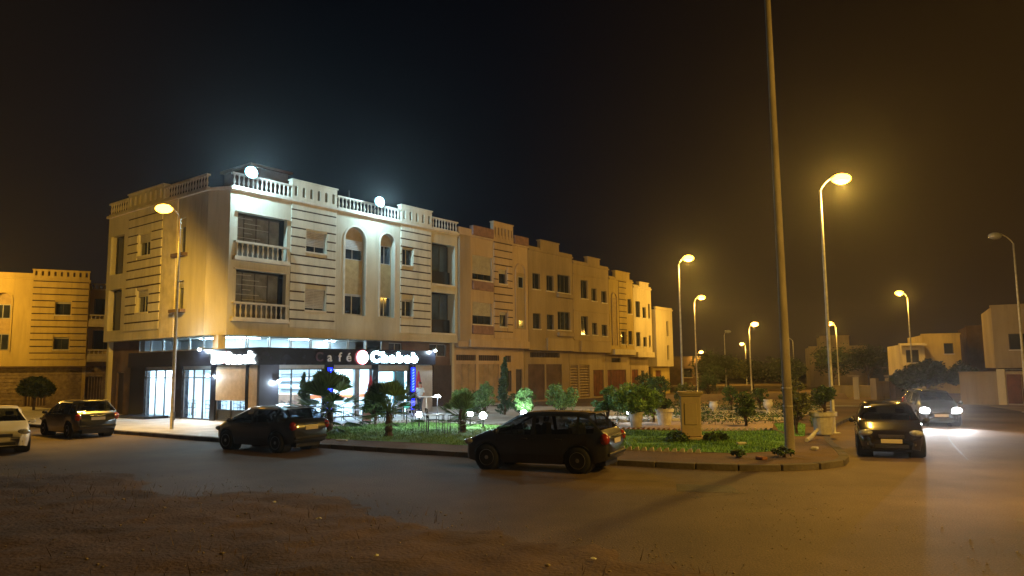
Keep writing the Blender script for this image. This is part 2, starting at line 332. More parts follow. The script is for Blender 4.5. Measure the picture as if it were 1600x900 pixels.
# joints, cracks and patches in the asphalt
g = G()
def crack(P, w):
    P = resample(catmull(P, .3), .3)
    for a, b in zip(P[:-1], P[1:]):
        d = (b-a).normalized(); n = Vector((-d.y, d.x))*w*rnd.uniform(.3, 1)
        g.add([(a.x-n.x, a.y-n.y, .004), (b.x-n.x, b.y-n.y, .004), (b.x+n.x, b.y+n.y, .004), (a.x+n.x, a.y+n.y, .004)], [(0, 1, 2, 3)])
crack([(-20, 27), (-14, 24.6), (-9, 22.4), (-4, 19.8), (2, 17.1), (8, 15.8)], .02); crack([(3, 14.5), (5.4, 15.2), (8.5, 14.3), (11, 15)], .018)
crack([(-9, 20.5), (-6, 19.8), (-4.5, 18.6), (-1, 18.2)], .018); crack([(12, 20), (15, 26), (19, 33), (24, 42)], .02)
tag(g.obj('asphalt_cracks', mat('tar_seam', (.022, .02, .019), .6)), 'dark tar seams and cracks running along the road', 'cracks', kind='stuff')
sheet('asphalt_patch', [(3.3, 15.4), (4.5, 15.1), (4.6, 16.1), (3.5, 16.4)], .004, mat('patch_asphalt', (.035, .03, .028), .7, var=.2, scale=4, bump=.5))
sheet('asphalt_repair', [(8.4, 9.6), (12.5, 9.9), (13.4, 12.5), (10.7, 13.6), (8.0, 12.3)], .004, mat('dusty_asphalt', (.12, .1, .08), .85, var=.15, scale=2, bump=.5))

# ================================================================ GARDEN SHEETS
KS = [p for i, p in enumerate(KF) if p[0] > -9.2 and i < len(KF)-1 and not (p[1] > 45.5)]
sheet('garden_soil', KS+[(20, 46), (6, 47.2), (1, 42), (.5, 34), (-1.6, 33.4), (-4.2, 35.3), (-6, 34.8), (-8.3, 32.6)], .136, M['soil'])
LL = [(-7.9, 28.2), (-6.8, 26.8), (-3.5, 25.0), (-1.3, 23.7), (.8, 22.7), (1.4, 24.5), (1.0, 30.8), (-1.4, 32.9), (-4.2, 34.9), (-5.9, 34.4), (-8.0, 32.3)]
LR = [(2.4, 22.8), (4.0, 21.9), (5.2, 21.3), (6.3, 20.9), (7.8, 21.5), (8.7, 23.6), (9.6, 26), (9.8, 28.2), (7, 28.2), (4.6, 29.2), (2.5, 29.0)]
LT = [(9.7, 25.9), (10.0, 25.9), (12.1, 31.2), (12.2, 32.2), (11, 31.8), (10.0, 28.4)]
sheet('lawn_bed', LL, .145, M['lawn']); sheet('lawn_bed', LR, .145, M['lawn']); sheet('lawn_bed', LT, .145, M['lawn'])
sheet('gravel_path', [(3, 29.9), (4.8, 29.7), (7, 28.8), (9.9, 28.8), (11.2, 32.4), (12.5, 33.4), (5, 34.0), (2.5, 33.5)], .145, mat('pink_gravel', (.38, .28, .22), .9, var=.25, scale=14, bump=.6, bscale=40))
sheet('gravel_path', [(2, 36), (13.6, 35.6), (15.4, 39), (18.5, 43.6), (5, 45), (2, 42)], .145, mat('pale_gravel', (.42, .36, .28), .9, var=.25, scale=14, bump=.6, bscale=40))
def inside(P, x, y):
    c = False
    for i in range(len(P)):
        (a, b), (p, q) = P[i-1], P[i]
        if (b > y) != (q > y) and x < (p-a)*(y-b)/(q-b)+a: c = not c
    return c
g = G()
for P, n in ((LL, 26000), (LR, 22000), (LT, 2500)):
    x0, x1 = min(p[0] for p in P), max(p[0] for p in P); y0, y1 = min(p[1] for p in P), max(p[1] for p in P)
    vs = []; fs = []
    for i in range(n):
        x = rnd.uniform(x0, x1); y = rnd.uniform(y0, y1)
        if not inside(P, x, y) or mn.noise(Vector((x*.9, y*.9, 5))) < -.33: continue
        h = rnd.uniform(.03, .09); a = rnd.uniform(0, 6.28); dx, dy = math.cos(a)*.012, math.sin(a)*.012; k = len(vs)
        vs += [(x-dx, y-dy, .14), (x+dx, y+dy, .14), (x+dy*2, y-dx*2, .14+h)]; fs.append((k, k+1, k+2))
    g.add(vs, fs)
tag(g.obj('grass', M['grass']), 'short green grass of the garden lawns', 'grass', kind='stuff')
# little brick teeth and white stones edging the lawns
def edging(name, P, m, label, step=.16, h=.1):
    g = G(); rsp = resample(catmull(P, .3), step)
    for a, b in zip(rsp[:-1], rsp[1:]):
        d = (b-a).normalized(); n = Vector((-d.y, d.x)); c = (a+b)/2; w = step*.4
        T = lambda x, y, z, c=c, d=d, n=n: (c.x+d.x*x+n.x*y, c.y+d.y*x+n.y*y, z)
        q = G(T); q.extr([(-w, .13), (w, .13), (w*.7, .15+h), (-w*.2, .15+h*.75)], -.035, .035); g.add(q.v, q.f)
    tag(g.obj(name, m), label, 'edging', kind='stuff')
edging('edging_stones', [(-8.1, 32.5), (-5.95, 34.65), (-4.2, 35.2), (-1.5, 33.3)], M['wh_kerb'], 'white painted stones edging the back of the left lawn')
edging('edging_bricks', [(2.3, 22.6), (4.0, 21.7), (5.3, 21.1)], M['wh_kerb'], 'row of pale slanted bricks along the front of the right lawn', .22, .1)
edging('edging_bricks', [(6.6, 28.5), (8.2, 28.5), (9.8, 28.4)], M['wh_kerb'], 'row of pale slanted bricks along the back of the right lawn', .2, .1)
edging('edging_bricks', [(3, 29.6), (4.6, 29.5), (6.5, 28.5)], M['terra'], 'row of reddish bricks edging the gravel path', .2, .08)
# ================================================================ BUILDINGS
AZ = R(37.8); UX, UY = math.sin(AZ), math.cos(AZ); OX, OY = -15.0, 37.6; RZ = R(52.2)
def uw(u, w): return (OX+UX*u-UY*w, OY+UY*u+UX*w)
def TA(s, d, z): return (s, d, z)
def cells(g, s0, s1, z0, z1, d0, d1, holes):
    S = sorted({s0, s1, *[min(max(v, s0), s1) for h in holes for v in h[:2]]}); Z = sorted({z0, z1, *[min(max(v, z0), z1) for h in holes for v in h[2:4]]})
    for i in range(len(S)-1):
        run = None
        for j in range(len(Z)-1):
            cs, cz = (S[i]+S[i+1])/2, (Z[j]+Z[j+1])/2
            solid = not any(h[0] < cs < h[1] and h[2] < cz < h[3] for h in holes)
            if solid and run is None: run = Z[j]
            if not solid and run is not None: g.box(S[i], S[i+1], d0, d1, run, Z[j]); run = None
        if run is not None: g.box(S[i], S[i+1], d0, d1, run, z1)
def window(b, T, s0, s1, z0, z1, d=.16, shut=0, style='slide', fm='frame', sill=True, pm='pane', mull=None):
    g = G(T); f = .05
    g.box(s0, s1, d, d+.07, z0, z0+f); g.box(s0, s1, d, d+.07, z1-f, z1); g.box(s0, s0+f, d, d+.07, z0+f, z1-f); g.box(s1-f, s1, d, d+.07, z0+f, z1-f)
    ms = mull if mull is not None else [(s0+s1)/2]
    for m in ms: g.box(m-.025, m+.025, d+.005, d+.065, z0+f, z1-f)
    w = g.obj('window', M[fm], b)
    edges = [s0+f]+list(ms)+[s1-f]
    for a, c in zip(edges[:-1], edges[1:]):
        G(T).box(a+.02, c-.02, d+.03, d+.045, z0+f, z1-f).obj('pane', M[pm], w)
    if shut > 0:
        g = G(T); n = max(2, int((z1-z0)*shut/.09)); h = (z1-z0)*shut/n
        for k in range(n): g.box(s0+.02, s1-.02, d-.05, d-.022, z1-(k+1)*h+.012, z1-k*h)
        g.obj('shutter', M['shutter'], w)
    if sill: G(T).box(s0-.06, s1+.06, -.07, d+.02, z0-.07, z0+.012).obj('sill', M['trim'], w)
    return w
def stripes(b, T, s0, s1, z0, z1, n, holes, m, proud=.055, gap=.085):
    p = (z1-z0)/n
    def runs(za, zb):
        cuts = sorted((max(h[0], s0), min(h[1], s1)) for h in holes if h[2] < zb and h[3] > za); c = s0; out = []
        for a, d in cuts:
            if a-c > .03: out.append((c, a))
            c = max(c, d)
        if s1-c > .03: out.append((c, s1))
        return out
    for k in range(n):
        za, zm, zb_ = z0+k*p, z0+(k+1)*p-gap, z0+(k+1)*p
        for a, c in runs(za, zm): G(T).box(a, c, -proud, 0, za, zm).obj('plaster_band', m, b)
        for a, c in runs(zm, zb_): G(T).box(a+.01, c-.01, -.012, 0, zm, zb_).obj('groove', M['groove'], b)
balm = {}
def balusters(b, T, s0, s1, z0, z1, d, m, mname, pitch=.3):
    key = (round(z1-z0, 2), mname)
    if key not in balm:
        h = z1-z0-.2; g = G().lathe([(.05, 0), (.05, .05*h), (.03, .12*h), (.065, .35*h), (.055, .48*h), (.028, .75*h), (.05, .9*h), (.05, h)], n=7)
        balm[key] = mesh_of(g, 'baluster', m, True)
    n = max(1, int((s1-s0)/pitch)); p = (s1-s0)/n
    for k in range(n):
        x, y, z = T(s0+(k+.5)*p, d+.09, z0+.1); inst('baluster', balm[key], b, (x, y, z))
    G(T).box(s0, s1, d, d+.18, z0, z0+.1).obj('bottom_rail', m, b); G(T).box(s0, s1, d-.02, d+.2, z1-.1, z1).obj('handrail', m, b)
def raised(b, T, s0, s1, z0, z1, m, nslot, back=.25, hm='dframe', sh=.58, arch=True):
    p = (s1-s0)/nslot; w = p*.36; holes = [(s0+(k+.5)*p-w/2, s0+(k+.5)*p+w/2, z0+.22, z0+.22+sh) for k in range(nslot)]
    g = G(T); cells(g, s0, s1, z0, z1-.08, -.06, back, holes); g.box(s0-.05, s1+.05, -.12, back+.05, z1-.08, z1)
    if arch:
        for h in holes:
            for sx in (0, 1):
                c = (h[0]+h[1])/2; r = w/2; pts = [(c-r, h[3]), (c-r, h[3]-r)]+[(c-r*math.cos(t), h[3]-r+r*math.sin(t)) for t in (.4, .8, 1.2, 1.571)]
                if sx: pts = [(2*c-x, z) for x, z in pts][::-1]
                g.extr(pts, -.058, back-.002)
    g.obj('raised_parapet', m, b)
    for h in holes[::1]: G(T).box(h[0], h[1], back-.1, back-.06, h[2], h[3]).obj('slot_back', M['brown'], b)
def arch_fill(g, s0, s1, ztop, d0, d1, n=8):
    c = (s0+s1)/2; r = (s1-s0)/2
    for sg in (-1, 1):
        pts = [(c+sg*r, ztop), (c+sg*r, ztop-r)]+[(c+sg*r*math.cos(t), ztop-r+r*math.sin(t)) for t in [math.pi/2*k/n for k in range(1, n+1)]]
        g.extr(pts, d0, d1)
def arch_ring(g, s0, s1, ztop, zb, d0, d1, w=.1, n=16):
    c = (s0+s1)/2; r = (s1-s0)/2
    for k in range(n):
        a, b_ = math.pi*k/n, math.pi*(k+1)/n
        g.extr([(c+r*math.cos(a), ztop-r+r*math.sin(a)), (c+(r+w)*math.cos(a), ztop-r+(r+w)*math.sin(a)), (c+(r+w)*math.cos(b_), ztop-r+(r+w)*math.sin(b_)), (c+r*math.cos(b_), ztop-r+r*math.sin(b_))], d0, d1)
    g.box(s0-w, s0, d0, d1, zb, ztop-r); g.box(s1, s1+w, d0, d1, zb, ztop-r)
def shell(b, m, x0, x1, y0, y1, z0, z1, sides=('l', 'r', 'b'), t=.25):
    g = G()
    if 'l' in sides: g.box(x0, x0+t, y0+.3, y1, z0, z1)
    if 'r' in sides: g.box(x1-t, x1, y0+.3, y1, z0, z1)
    if 'b' in sides: g.box(x0+t, x1-t, y1-t, y1, z0, z1)
    return g.obj('side_wall', m, b)
def slab(b, name, m, *a): return G().box(*a).obj(name, m, b)

# ---------------- corner building over the café
B1 = thing('cafe_building', 'cream three-storey corner building with balustrades over the lit café', 'building', (*uw(0, 0), 0), RZ)
def TB(s, d, z): return (d, s, z)                       # side street front: s runs away from the corner, d into the building
ZS, ZC = 4.45, 12.08
GR = [5.45, 0]
hA = [(1.0, 4.05, 8.5, 10.95), (1.0, 4.05, 5.3, 7.9), (5.35, 6.75, 9.35, 10.55), (5.35, 6.75, 6.0, 7.22), (8.15, 9.75, 5.9, 11.3), (10.95, 12.15, 5.9, 11.25), (12.85, 13.8, 9.4, 10.5), (12.85, 13.8, 6.05, 7.15), (15.6, 17.95, 8.45, 11.25), (15.6, 17.95, 5.1, 7.85)]
g = G(TA); cells(g, .55, 18.2, ZS, ZC, 0, .3, hA)
for s0, s1, zt in ((8.15, 9.75, 11.3), (10.95, 12.15, 11.25)): arch_fill(g, s0, s1, zt, .001, .299)
g.obj('wall', M['cream'], B1)
hB = [(3.36, 4.1, 9.0, 10.95), (3.36, 4.1, 5.95, 7.5), (7.2, 8.7, 9.3, 10.6), (7.2, 8.6, 6.0, 7.3), (10.5, 12.2, 8.5, 10.9), (10.5, 12.2, 5.1, 7.6)]
g = G(TB); cells(g, 1.2, 12.6, ZS, ZC, 0, .3, hB); g.obj('wall', M['cream'], B1)
g = G(); g.prism([(0, 1.2), (.55, 0), (.85, .25), (.3, 1.35)], ZS, ZC); g.obj('corner_wall', M['cream'], B1)
shell(B1, M['cream'], 0, 18.2, 0, 12.6, 0, ZC, sides=('r', 'b'))
slab(B1, 'soffit', M['trim'], .6, 18.18, .32, 12.3, ZS, ZS+.2); slab(B1, 'soffit', M['trim'], .02, .59, 1.4, 12.3, ZS, ZS+.2); slab(B1, 'roof', M['tan'], .6, 17.9, .32, 12.3, ZC-.25, ZC-.05)
slab(B1, 'floor_slab', M['brown'], .6, 17.9, .32, 12.3, 8.0, 8.2)
slab(B1, 'room_partition', M['brown'], .4, 17.9, 2.2, 2.3, ZS+.25, 7.95); slab(B1, 'room_partition', M['brown'], .4, 17.9, 2.2, 2.3, 8.25, ZC-.3)
# first bay: deep balconies
for z0, z1, f in ((8.5, 10.95, 0), (5.3, 7.9, 1)):
    window(B1, TA, 1.02, 4.03, z0+.02, z1-.02, d=.6, shut=0, pm='curtain', mull=[1.75, 2.5, 3.3], fm='dframe', sill=False)
    g = G(TA); g.box(1.0, 4.05, .3, .62, z0-.12, z0); g.obj('balcony_floor', M['trim'], B1); G(TA).box(.85, 4.2, -.1, -.001, z1, z1+.06).obj('drip_edge', M['trim'], B1)
    balusters(B1, TA, .78, 4.15, z0-.02, z0+.88, -.22, M['trim'], 'trim', .3)
    G(TA).box(.74, 4.18, -.26, 0, z0-.14, z0-.02).obj('balcony_ledge', M['trim'], B1)
    for k in range(6):
        zz = z1-.22-k*.26; G(TA).box(1.2+(k % 2)*.5, 2.2+(k*7 % 3)*.5, .5, .53, zz, zz+.03).obj('shade_rail', M['frame'], B1)
# striped bays
stripes(B1, TA, 4.3, 7.45, 4.98, ZC+.12, 14, [(5.3, 6.8, 9.3, 10.6), (5.3, 6.8, 5.95, 7.27)], M['cream_b'])
stripes(B1, TA, 12.7, 15.5, 4.98, ZC+.12, 14, [(12.8, 13.85, 9.35, 10.55), (12.8, 13.85, 6.0, 7.2)], M['cream_b'])
stripes(B1, TB, 5.9, 10.0, 4.98, ZC+.12, 14, [(7.15, 8.75, 9.25, 10.65), (7.15, 8.65, 5.95, 7.35)], M['cream_b'])
window(B1, TA, 5.35, 6.75, 9.35, 10.55, shut=.72); window(B1, TA, 5.35, 6.75, 6.0, 7.22, shut=.9)
window(B1, TA, 12.85, 13.8, 9.4, 10.5, shut=0); window(B1, TA, 12.85, 13.8, 6.05, 7.15, shut=.12)
# arched recesses
for s0, s1, zt, sh in ((8.15, 9.75, 11.3, (.5, .12)), (10.95, 12.15, 11.25, (0, 0))):
    g = G(TA); cells(g, s0, s1, 5.9, zt, .3, .38, [(s0+.05, s1-.05, 9.3, 10.5), (s0+.05, s1-.05, 5.95, 7.2)]); g.obj('arch_infill', M['ochre'], B1)
    g = G(TA); arch_ring(g, s0, s1, zt, 5.9, -.05, .04); g.obj('arch_moulding', M['trim'], B1)
    window(B1, TA, s0+.05, s1-.05, 9.3, 10.5, d=.3, shut=sh[0], sill=False); window(B1, TA, s0+.05, s1-.05, 5.95, 7.2, d=.3, shut=sh[1], sill=False)
# tall glazed loggias
for z0, z1 in ((8.45, 11.25), (5.1, 7.85)):
    window(B1, TA, 15.6, 17.95, z0, z1, d=.7, pm='bluepane', mull=[16.3, 17.1], fm='dframe', sill=False)
    g = G(TA); g.box(15.6, 17.95, .3, .72, z0-.1, z0); g.obj('loggia_floor', M['trim'], B1); G(TA).box(15.55, 18.0, -.04, .0, z0-.12, z0).obj('ledge', M['trim'], B1)
    G(TA).box(15.62, 17.93, .5, .54, z0, z0+.95).obj('balcony_panel', M['black'], B1)
# side-street windows
for z0, z1 in ((9.0, 10.95), (5.95, 7.5)):
    window(B1, TB, 3.36, 4.1, z0, z1, d=.2, shut=.25, sill=False, mull=[]); G(TB).box(3.1, 4.35, -.3, 0, z0-.2, z0-.02).obj('ledge', M['brown'], B1)
window(B1, TB, 7.2, 8.7, 9.3, 10.6, shut=.4); window(B1, TB, 7.2, 8.6, 6.0, 7.3, shut=.3)
for z0, z1 in ((8.5, 10.9), (5.1, 7.6)): window(B1, TB, 10.5, 12.2, z0, z1, d=.35, fm='dframe', sill=False)
g = G(TB); g.box(4.25, 5.7, -.05, 0, ZS, ZC); g.obj('pilaster', M['trim'], B1)
# cornice, roof balustrades and raised blocks
g = G(TA); g.box(.5, 18.25, -.16, .1, ZC, ZC+.13); g.box(.5, 18.25, -.09, .1, ZC-.08, ZC); g.obj('cornice', M['trim'], B1)
g = G(TB); g.box(1.2, 12.65, -.16, .1, ZC, ZC+.13); g.obj('cornice', M['trim'], B1)
g = G(); g.prism([(-.15, 1.2), (.5, -.16), (.75, .1), (.2, 1.3)], ZC, ZC+.13); g.obj('cornice', M['trim'], B1)
for s0, s1 in ((.6, 4.2), (7.5, 12.6), (15.6, 18.2)): balusters(B1, TA, s0, s1, ZC+.13, ZC+.93, -.08, M['trim'], 'trim', .27)
for s0, s1 in ((1.25, 5.8), (10.1, 12.5)): balusters(B1, TB, s0, s1, ZC+.13, ZC+.93, -.08, M['trim'], 'trim', .27)
raised(B1, TA, 4.28, 7.45, ZC+.13, ZC+1.3, M['cream_b'], 6); raised(B1, TA, 12.68, 15.55, ZC+.13, ZC+1.3, M['cream_b'], 5); raised(B1, TB, 5.85, 10.05, ZC+.13, ZC+1.15, M['cream_b'], 7)
g = G(); g.box(4.6, 7.2, 4.5, 7.5, ZC-.05, 15.0); g.box(4.4, 7.4, 4.3, 7.7, 15.0, 15.15); g.obj('stair_house', M['brown'], B1)
for x in (8.6, 14.4): G().box(x, x+.08, .3, .38, ZC, ZC+1.5).obj('roof_post', M['dframe'], B1)
# ground storey walls behind the café front
g = G(TA); cells(g, 11.7, 18.1, .13, ZS, .5, .75, [(14.3, 15.6, .13, 2.7), (12.2, 13.4, 3.6, 4.35), (15.9, 17.6, 3.5, 4.35)]); g.obj('ground_floor_wall', M['brown'], B1)
G(TA).box(14.35, 15.55, .6, .66, .13, 2.68).obj('door', M['door'], B1)
window(B1, TA, 12.2, 13.4, 3.6, 4.35, d=.6, sill=False); window(B1, TA, 15.9, 17.6, 3.5, 4.35, d=.6, sill=False)
G(TA).box(16.1, 17.9, .3, .5, .13, 2.9).obj('shop_shutter', M['door'], B1)
g = G(TB); cells(g, 8.9, 12.6, .13, ZS, .5, .75, [(10.8, 11.7, .13, 2.6)]); g.obj('ground_floor_wall', M['brown'], B1); G(TB).box(10.85, 11.65, .6, .66, .13, 2.58).obj('door', M['door'], B1)
# mezzanine strip of glass above the canopy
def strip_glass(T, s0, s1, z0, z1, d, n, pm='glass'):
    p = (s1-s0)/n
    for k in range(n): window(B1, T, s0+k*p+.03, s0+(k+1)*p-.03, z0, z1, d=d, sill=False, mull=[], pm=pm)
strip_glass(TA, .7, 11.6, 3.74, ZS-.01, .45, 8); strip_glass(TB, .6, 9.0, 3.74, ZS-.01, .45, 6)
g = G(); g.box(.3, .7, .3, .8, 3.7, ZS); g.obj('corner_post', M['trim'], B1)
slab(B1, 'mezzanine_floor', M['white'], .55, 11.6, .5, 9, 3.55, 3.7); slab(B1, 'mezzanine_back', M['white'], 3.0, 11.6, 3.0, 3.1, 3.7, ZS); slab(B1, 'mezzanine_back', M['white'], 3.0, 3.1, 3.1, 9, 3.7, ZS); slab(B1, 'mezzanine_end', M['white'], .5, 3.0, 9, 9.1, 3.55, ZS)
for x0, x1, y0, y1 in ((1.1, 2.3, 1.5, 1.8), (2.6, 3.6, 1.6, 1.9), (5.6, 6.8, 1.5, 1.8), (8.6, 9.3, 2.2, 2.4), (1.6, 1.9, 3.4, 4.4)): slab(B1, 'ceiling_lamp', M['panel2'], x0, x1, y0, y1, ZS-.06, ZS-.02)

# ---------------- café front: a glazed single-storey room in front of and under the building
CF = thing('cafe_pavilion', 'glazed black-framed café shopfront with lit interior under the corner building', 'café', (*uw(0, 0), 0), RZ)
def TS(s, d, z): return (d, -s, z)                      # side face towards the left, s = distance out from the building
def TF(s, d, z): return (s, d-3.85, z)                  # long front face
slab(CF, 'canopy_roof', M['black'], .05, 11.75, -3.8, .4, 3.5, 3.62)
G().box(.0, 11.8, -4.0, -3.8, 2.87, 3.7).obj('fascia', M['black'], CF); G().box(-.12, 0, -4.0, 9.0, 2.87, 3.7).obj('fascia', M['black'], CF); G().box(11.68, 11.8, -3.8, .4, 2.87, 3.7).obj('fascia', M['black'], CF)
slab(CF, 'ceiling', M['white'], .05, 11.6, -3.75, 8.9, 2.86, 2.96); slab(CF, 'floor', M['tile'], .02, 11.7, -3.85, 8.9, .1, .16)
slab(CF, 'back_wall', M['white'], 7.5, 7.6, .6, 8.9, .16, 2.86); slab(CF, 'back_wall', M['white'], .1, 7.5, 8.8, 8.9, .16, 2.86); slab(CF, 'back_wall', M['white'], 7.6, 11.6, 1.2, 1.3, .16, 2.86); slab(CF, 'end_wall', M['white'], 11.55, 11.68, -3.7, 1.2, .16, 2.86)
slab(CF, 'wall_band', M['orange'], 7.47, 7.5, .6, 8.8, .95, 1.15); slab(CF, 'wall_band', M['orange'], 7.6, 11.5, 1.17, 1.2, .95, 1.15)
for x, y in ((2.0, -2.4), (5.2, -2.2), (8.6, -2.2), (10.6, -2.2), (2.2, 1.2), (5.2, 1.4), (2.2, 4.6), (5.2, 5.2), (2.0, 7.6), (9.4, -.2)):
    slab(CF, 'ceiling_lamp', M['panel'], x-.5, x+.5, y-.16, y+.16, 2.83, 2.855)
def glaze(T, s0, s1, z0, z1, d=.05, mull=(), trans=2.25, head=True):
    g = G(T); f = .05
    for a, c in ((s0, s0+f), (s1-f, s1), *[(m-.025, m+.025) for m in mull]): g.box(a, c, d, d+.08, z0, z1)
    E = [s0+f, *mull, s1-f]
    for a, c in zip(E[:-1], E[1:]):
        g.box(a+.025, c-.025, d+.001, d+.079, z0, z0+f); g.box(a+.025, c-.025, d+.001, d+.079, z1-f, z1)
        if trans: g.box(a+.025, c-.025, d+.001, d+.079, trans, trans+.05)
    w = g.obj('glazing', M['dframe'], CF)
    for a, c in zip(E[:-1], E[1:]): G(T).box(a+.02, c-.02, d+.035, d+.045, z0+f, z1-f).obj('pane', M['glass'], w)
def shopshut(T, s0, s1, z0, z1, d, m):
    g = G(T); n = int((z1-z0)/.11)
    for k in range(n): g.box(s0, s1, d, d+.03, z0+k*.11+.014, z0+(k+1)*.11)
    g.box(s0, s1, d+.03, d+.04, z0, z1); return g.obj('roller_blind', m, CF)
def pillar(x0, x1, y0, y1, m='granite', z1=2.87): return G().box(x0, x1, y0, y1, .13, z1).obj('pillar', M[m], CF)
# left part under the side-street front
pillar(-.02, .35, -.1, .35, 'black'); pillar(-.02, .35, 3.1, 4.1, 'black'); pillar(-.02, .3, 7.15, 8.9, 'black')
glaze(TB, .36, 3.08, .16, 2.72, mull=(1.2, 2.1)); glaze(TB, 4.12, 7.13, .16, 2.72, mull=(5.1, 6.1))
G(TB).box(.36, 3.08, .0, .14, 2.72, 2.87).obj('shutter_box', M['frame'], CF); G(TB).box(4.12, 7.13, .0, .14, 2.72, 2.87).obj('shutter_box', M['frame'], CF)
G(TB).box(4.4, 7.8, -1.3, 0, .13, .27).obj('entrance_step', M['black'], CF)
# side face of the projecting room
glaze(TS, .12, 2.72, .16, 2.72, trans=0, mull=(1.4,)); glaze(TS, 2.98, 3.72, .16, 2.72, trans=0)
shopshut(TS, .14, 2.7, 1.15, 2.86, -.0, M['blind']); shopshut(TS, 3.0, 3.7, .55, 2.86, -.0, M['blind'])
pillar(-.02, .1, -2.96, -2.74, 'black'); G(TS).box(.12, 2.72, .12, .2, .13, .7).obj('low_wall', M['dframe'], CF); G(TS).box(2.98, 3.7, .12, .2, .13, .6).obj('low_wall', M['black'], CF)
# long face towards the garden
pillar(-.02, 1.05, -3.9, -3.72)
for x0, x1 in ((3.78, 4.3), (6.95, 7.35), (9.75, 10.2)): pillar(x0, x1, -3.95, -3.7, 'black')
glaze(TF, 1.06, 3.77, .16, 2.68, mull=(1.85, 2.9)); glaze(TF, 4.32, 6.94, .16, 2.68, mull=(5.9,), trans=0); glaze(TF, 7.36, 9.74, .16, 2.55, mull=(8.8,), trans=0)
for x0, x1, z in ((1.06, 3.77, 2.68), (4.32, 6.94, 2.68), (7.36, 9.74, 2.55)): G(TF).box(x0, x1, .0, .14, z, 2.87).obj('shutter_box', M['frame'], CF)
shopshut(TF, 10.2, 11.7, .16, 2.86, .0, M['shutter'])
G(TF).box(5.88, 6.25, .15, .3, .16, 2.66).obj('curtain', M['shutter'], CF); G(TF).box(8.9, 9.7, .3, .4, .16, 2.5).obj('partition', mat('teal_panel', (.1, .3, .33), .6), CF)
# counter and shelves inside
g = G(); g.bbox(5.6, 6.2, 1.2, 5.2, .16, 1.25, .03); g.obj('counter', mat('counter_wood', (.2, .1, .06), .5), CF)
g = G(); 
for z in (1.5, 1.95, 2.4): g.box(7.15, 7.46, 1.2, 5.2, z, z+.04)
g.obj('shelf', M['frame'], CF)
# blue light tubes up the posts
for x in (4.04, 9.98):
    for z0, z1 in ((1.35, 2.72), (.3, .95)):
        G().box(x-.12, x+.12, -3.99, -3.955, z0, z1).obj('light_tube', M['ledblue'], CF)
        g = G(lambda s, d, z: (s, d, z)); n = int((z1-z0)/.16)
        for k in range(n): z = z0+.06+k*.16; g.add([(x-.07, -3.996, z), (x-.07, -3.996, z+.025), (x+.07, -3.996, z+.1), (x+.07, -3.996, z+.075)], [(0, 1, 2, 3)])
        g.obj('light_zigzag', M['ledpale'], CF)
# lettering
def letter(ch, T, s, z, size, m, parent, depth=.04, bold=0.0, sx=1.0, d=0):
    cu = bpy.data.curves.new('letter', 'FONT'); cu.body = ch; cu.size = size; cu.extrude = depth/2; cu.offset = bold; cu.resolution_u = 3; cu.align_x = 'CENTER'
    tmp = bpy.data.objects.new('tmp', cu); link(tmp); me = bpy.data.meshes.new_from_object(tmp.evaluated_get(bpy.context.evaluated_depsgraph_get()))
    bpy.data.objects.remove(tmp); bpy.data.curves.remove(cu)
    for v in me.vertices: x, y, zz = v.co; v.co = T(s+x*sx, d-zz, z+y)
    me.materials.clear(); me.materials.append(m); me.name = 'letter'
    return link(bpy.data.objects.new('letter', me), parent)
SG = thing('cafe_sign', 'long fascia sign reading Café Chabab with glowing disc and white letters', 'sign', (*uw(0, 0), 0), RZ)
TFs = lambda s, d, z: (s, d-4.04, z)
for ch, s, m in (('C', 3.3, 'unlit'), ('a', 3.95, 'letter'), ('f', 4.6, 'letter'), ('é', 5.2, 'letter')): letter(ch, TFs, s, 3.05, .66, M[m], SG, bold=.008, sx=1.1)
g = G(lambda s, d, z: TFs(s+6.1, d, z+3.27)); n = 28
g.extr([(.37*math.cos(6.2832*k/n), .37*math.sin(6.2832*k/n)) for k in range(n)], -.06, .0); g.obj('disc', M['signr'], SG)
g = G(lambda s, d, z: TFs(s+6.14, d, z+3.27)); g.extr([(.3*math.cos(6.2832*k/n), .31*math.sin(6.2832*k/n)) for k in range(n)], -.09, -.06); g.obj('disc_face', M['signw'], SG)
for k, ch in enumerate('Chabab'): letter(ch, TFs, (7.05, 7.72, 8.3, 8.88, 9.46, 10.04)[k], 3.03, .8 if k == 0 else .74, M['signc'], SG, bold=.036, sx=1.12, depth=.06)
S2 = thing('side_sign', 'glowing white box letters reading Snack beside the shutters', 'sign', (*uw(0, 0), 0), RZ)
TSs = lambda s, d, z: (d-.16, -s, z)
g = G(lambda s, d, z: TSs(s, d, z)); g.bbox(-.02, .85, -.05, .02, 2.97, 3.56, .02); g.obj('logo_panel', M['signw'], S2)
g = G(TSs); g.extr([(.87, 3.0), (.97, 3.0), (1.17, 3.55), (1.07, 3.55)], -.05, .02); g.obj('slash', M['signr'], S2)
for k, ch in enumerate('Snack'): letter(ch, TSs, (1.42, 1.95, 2.42, 2.88, 3.36)[k], 2.99, .7, M['signw'], S2, bold=.05, sx=1.05, depth=.06)
def wall_lamp(loc, rz, label):
    t = thing('wall_spotlight', label, 'spotlight', loc, rz, 'small white spotlights on the café fascia')
    G().tube([(0, 0, 0), (.12, 0, .05)], .015, 6).obj('bracket', M['dframe'], t); G().bbox(.08, .2, -.1, .1, .0, .09, .02).obj('housing', M['housing'], t)
    G().ell((.15, 0, -.03), (.09, .1, .05), 10, 6).obj('lens', M['globe'], t)
    l = bpy.data.lights.new('spot', 'POINT'); l.energy = 90; l.color = (.7, .9, 1); l.shadow_soft_size = .05; link(bpy.data.objects.new('spot_light', l), t).location = (.3, 0, -.1)
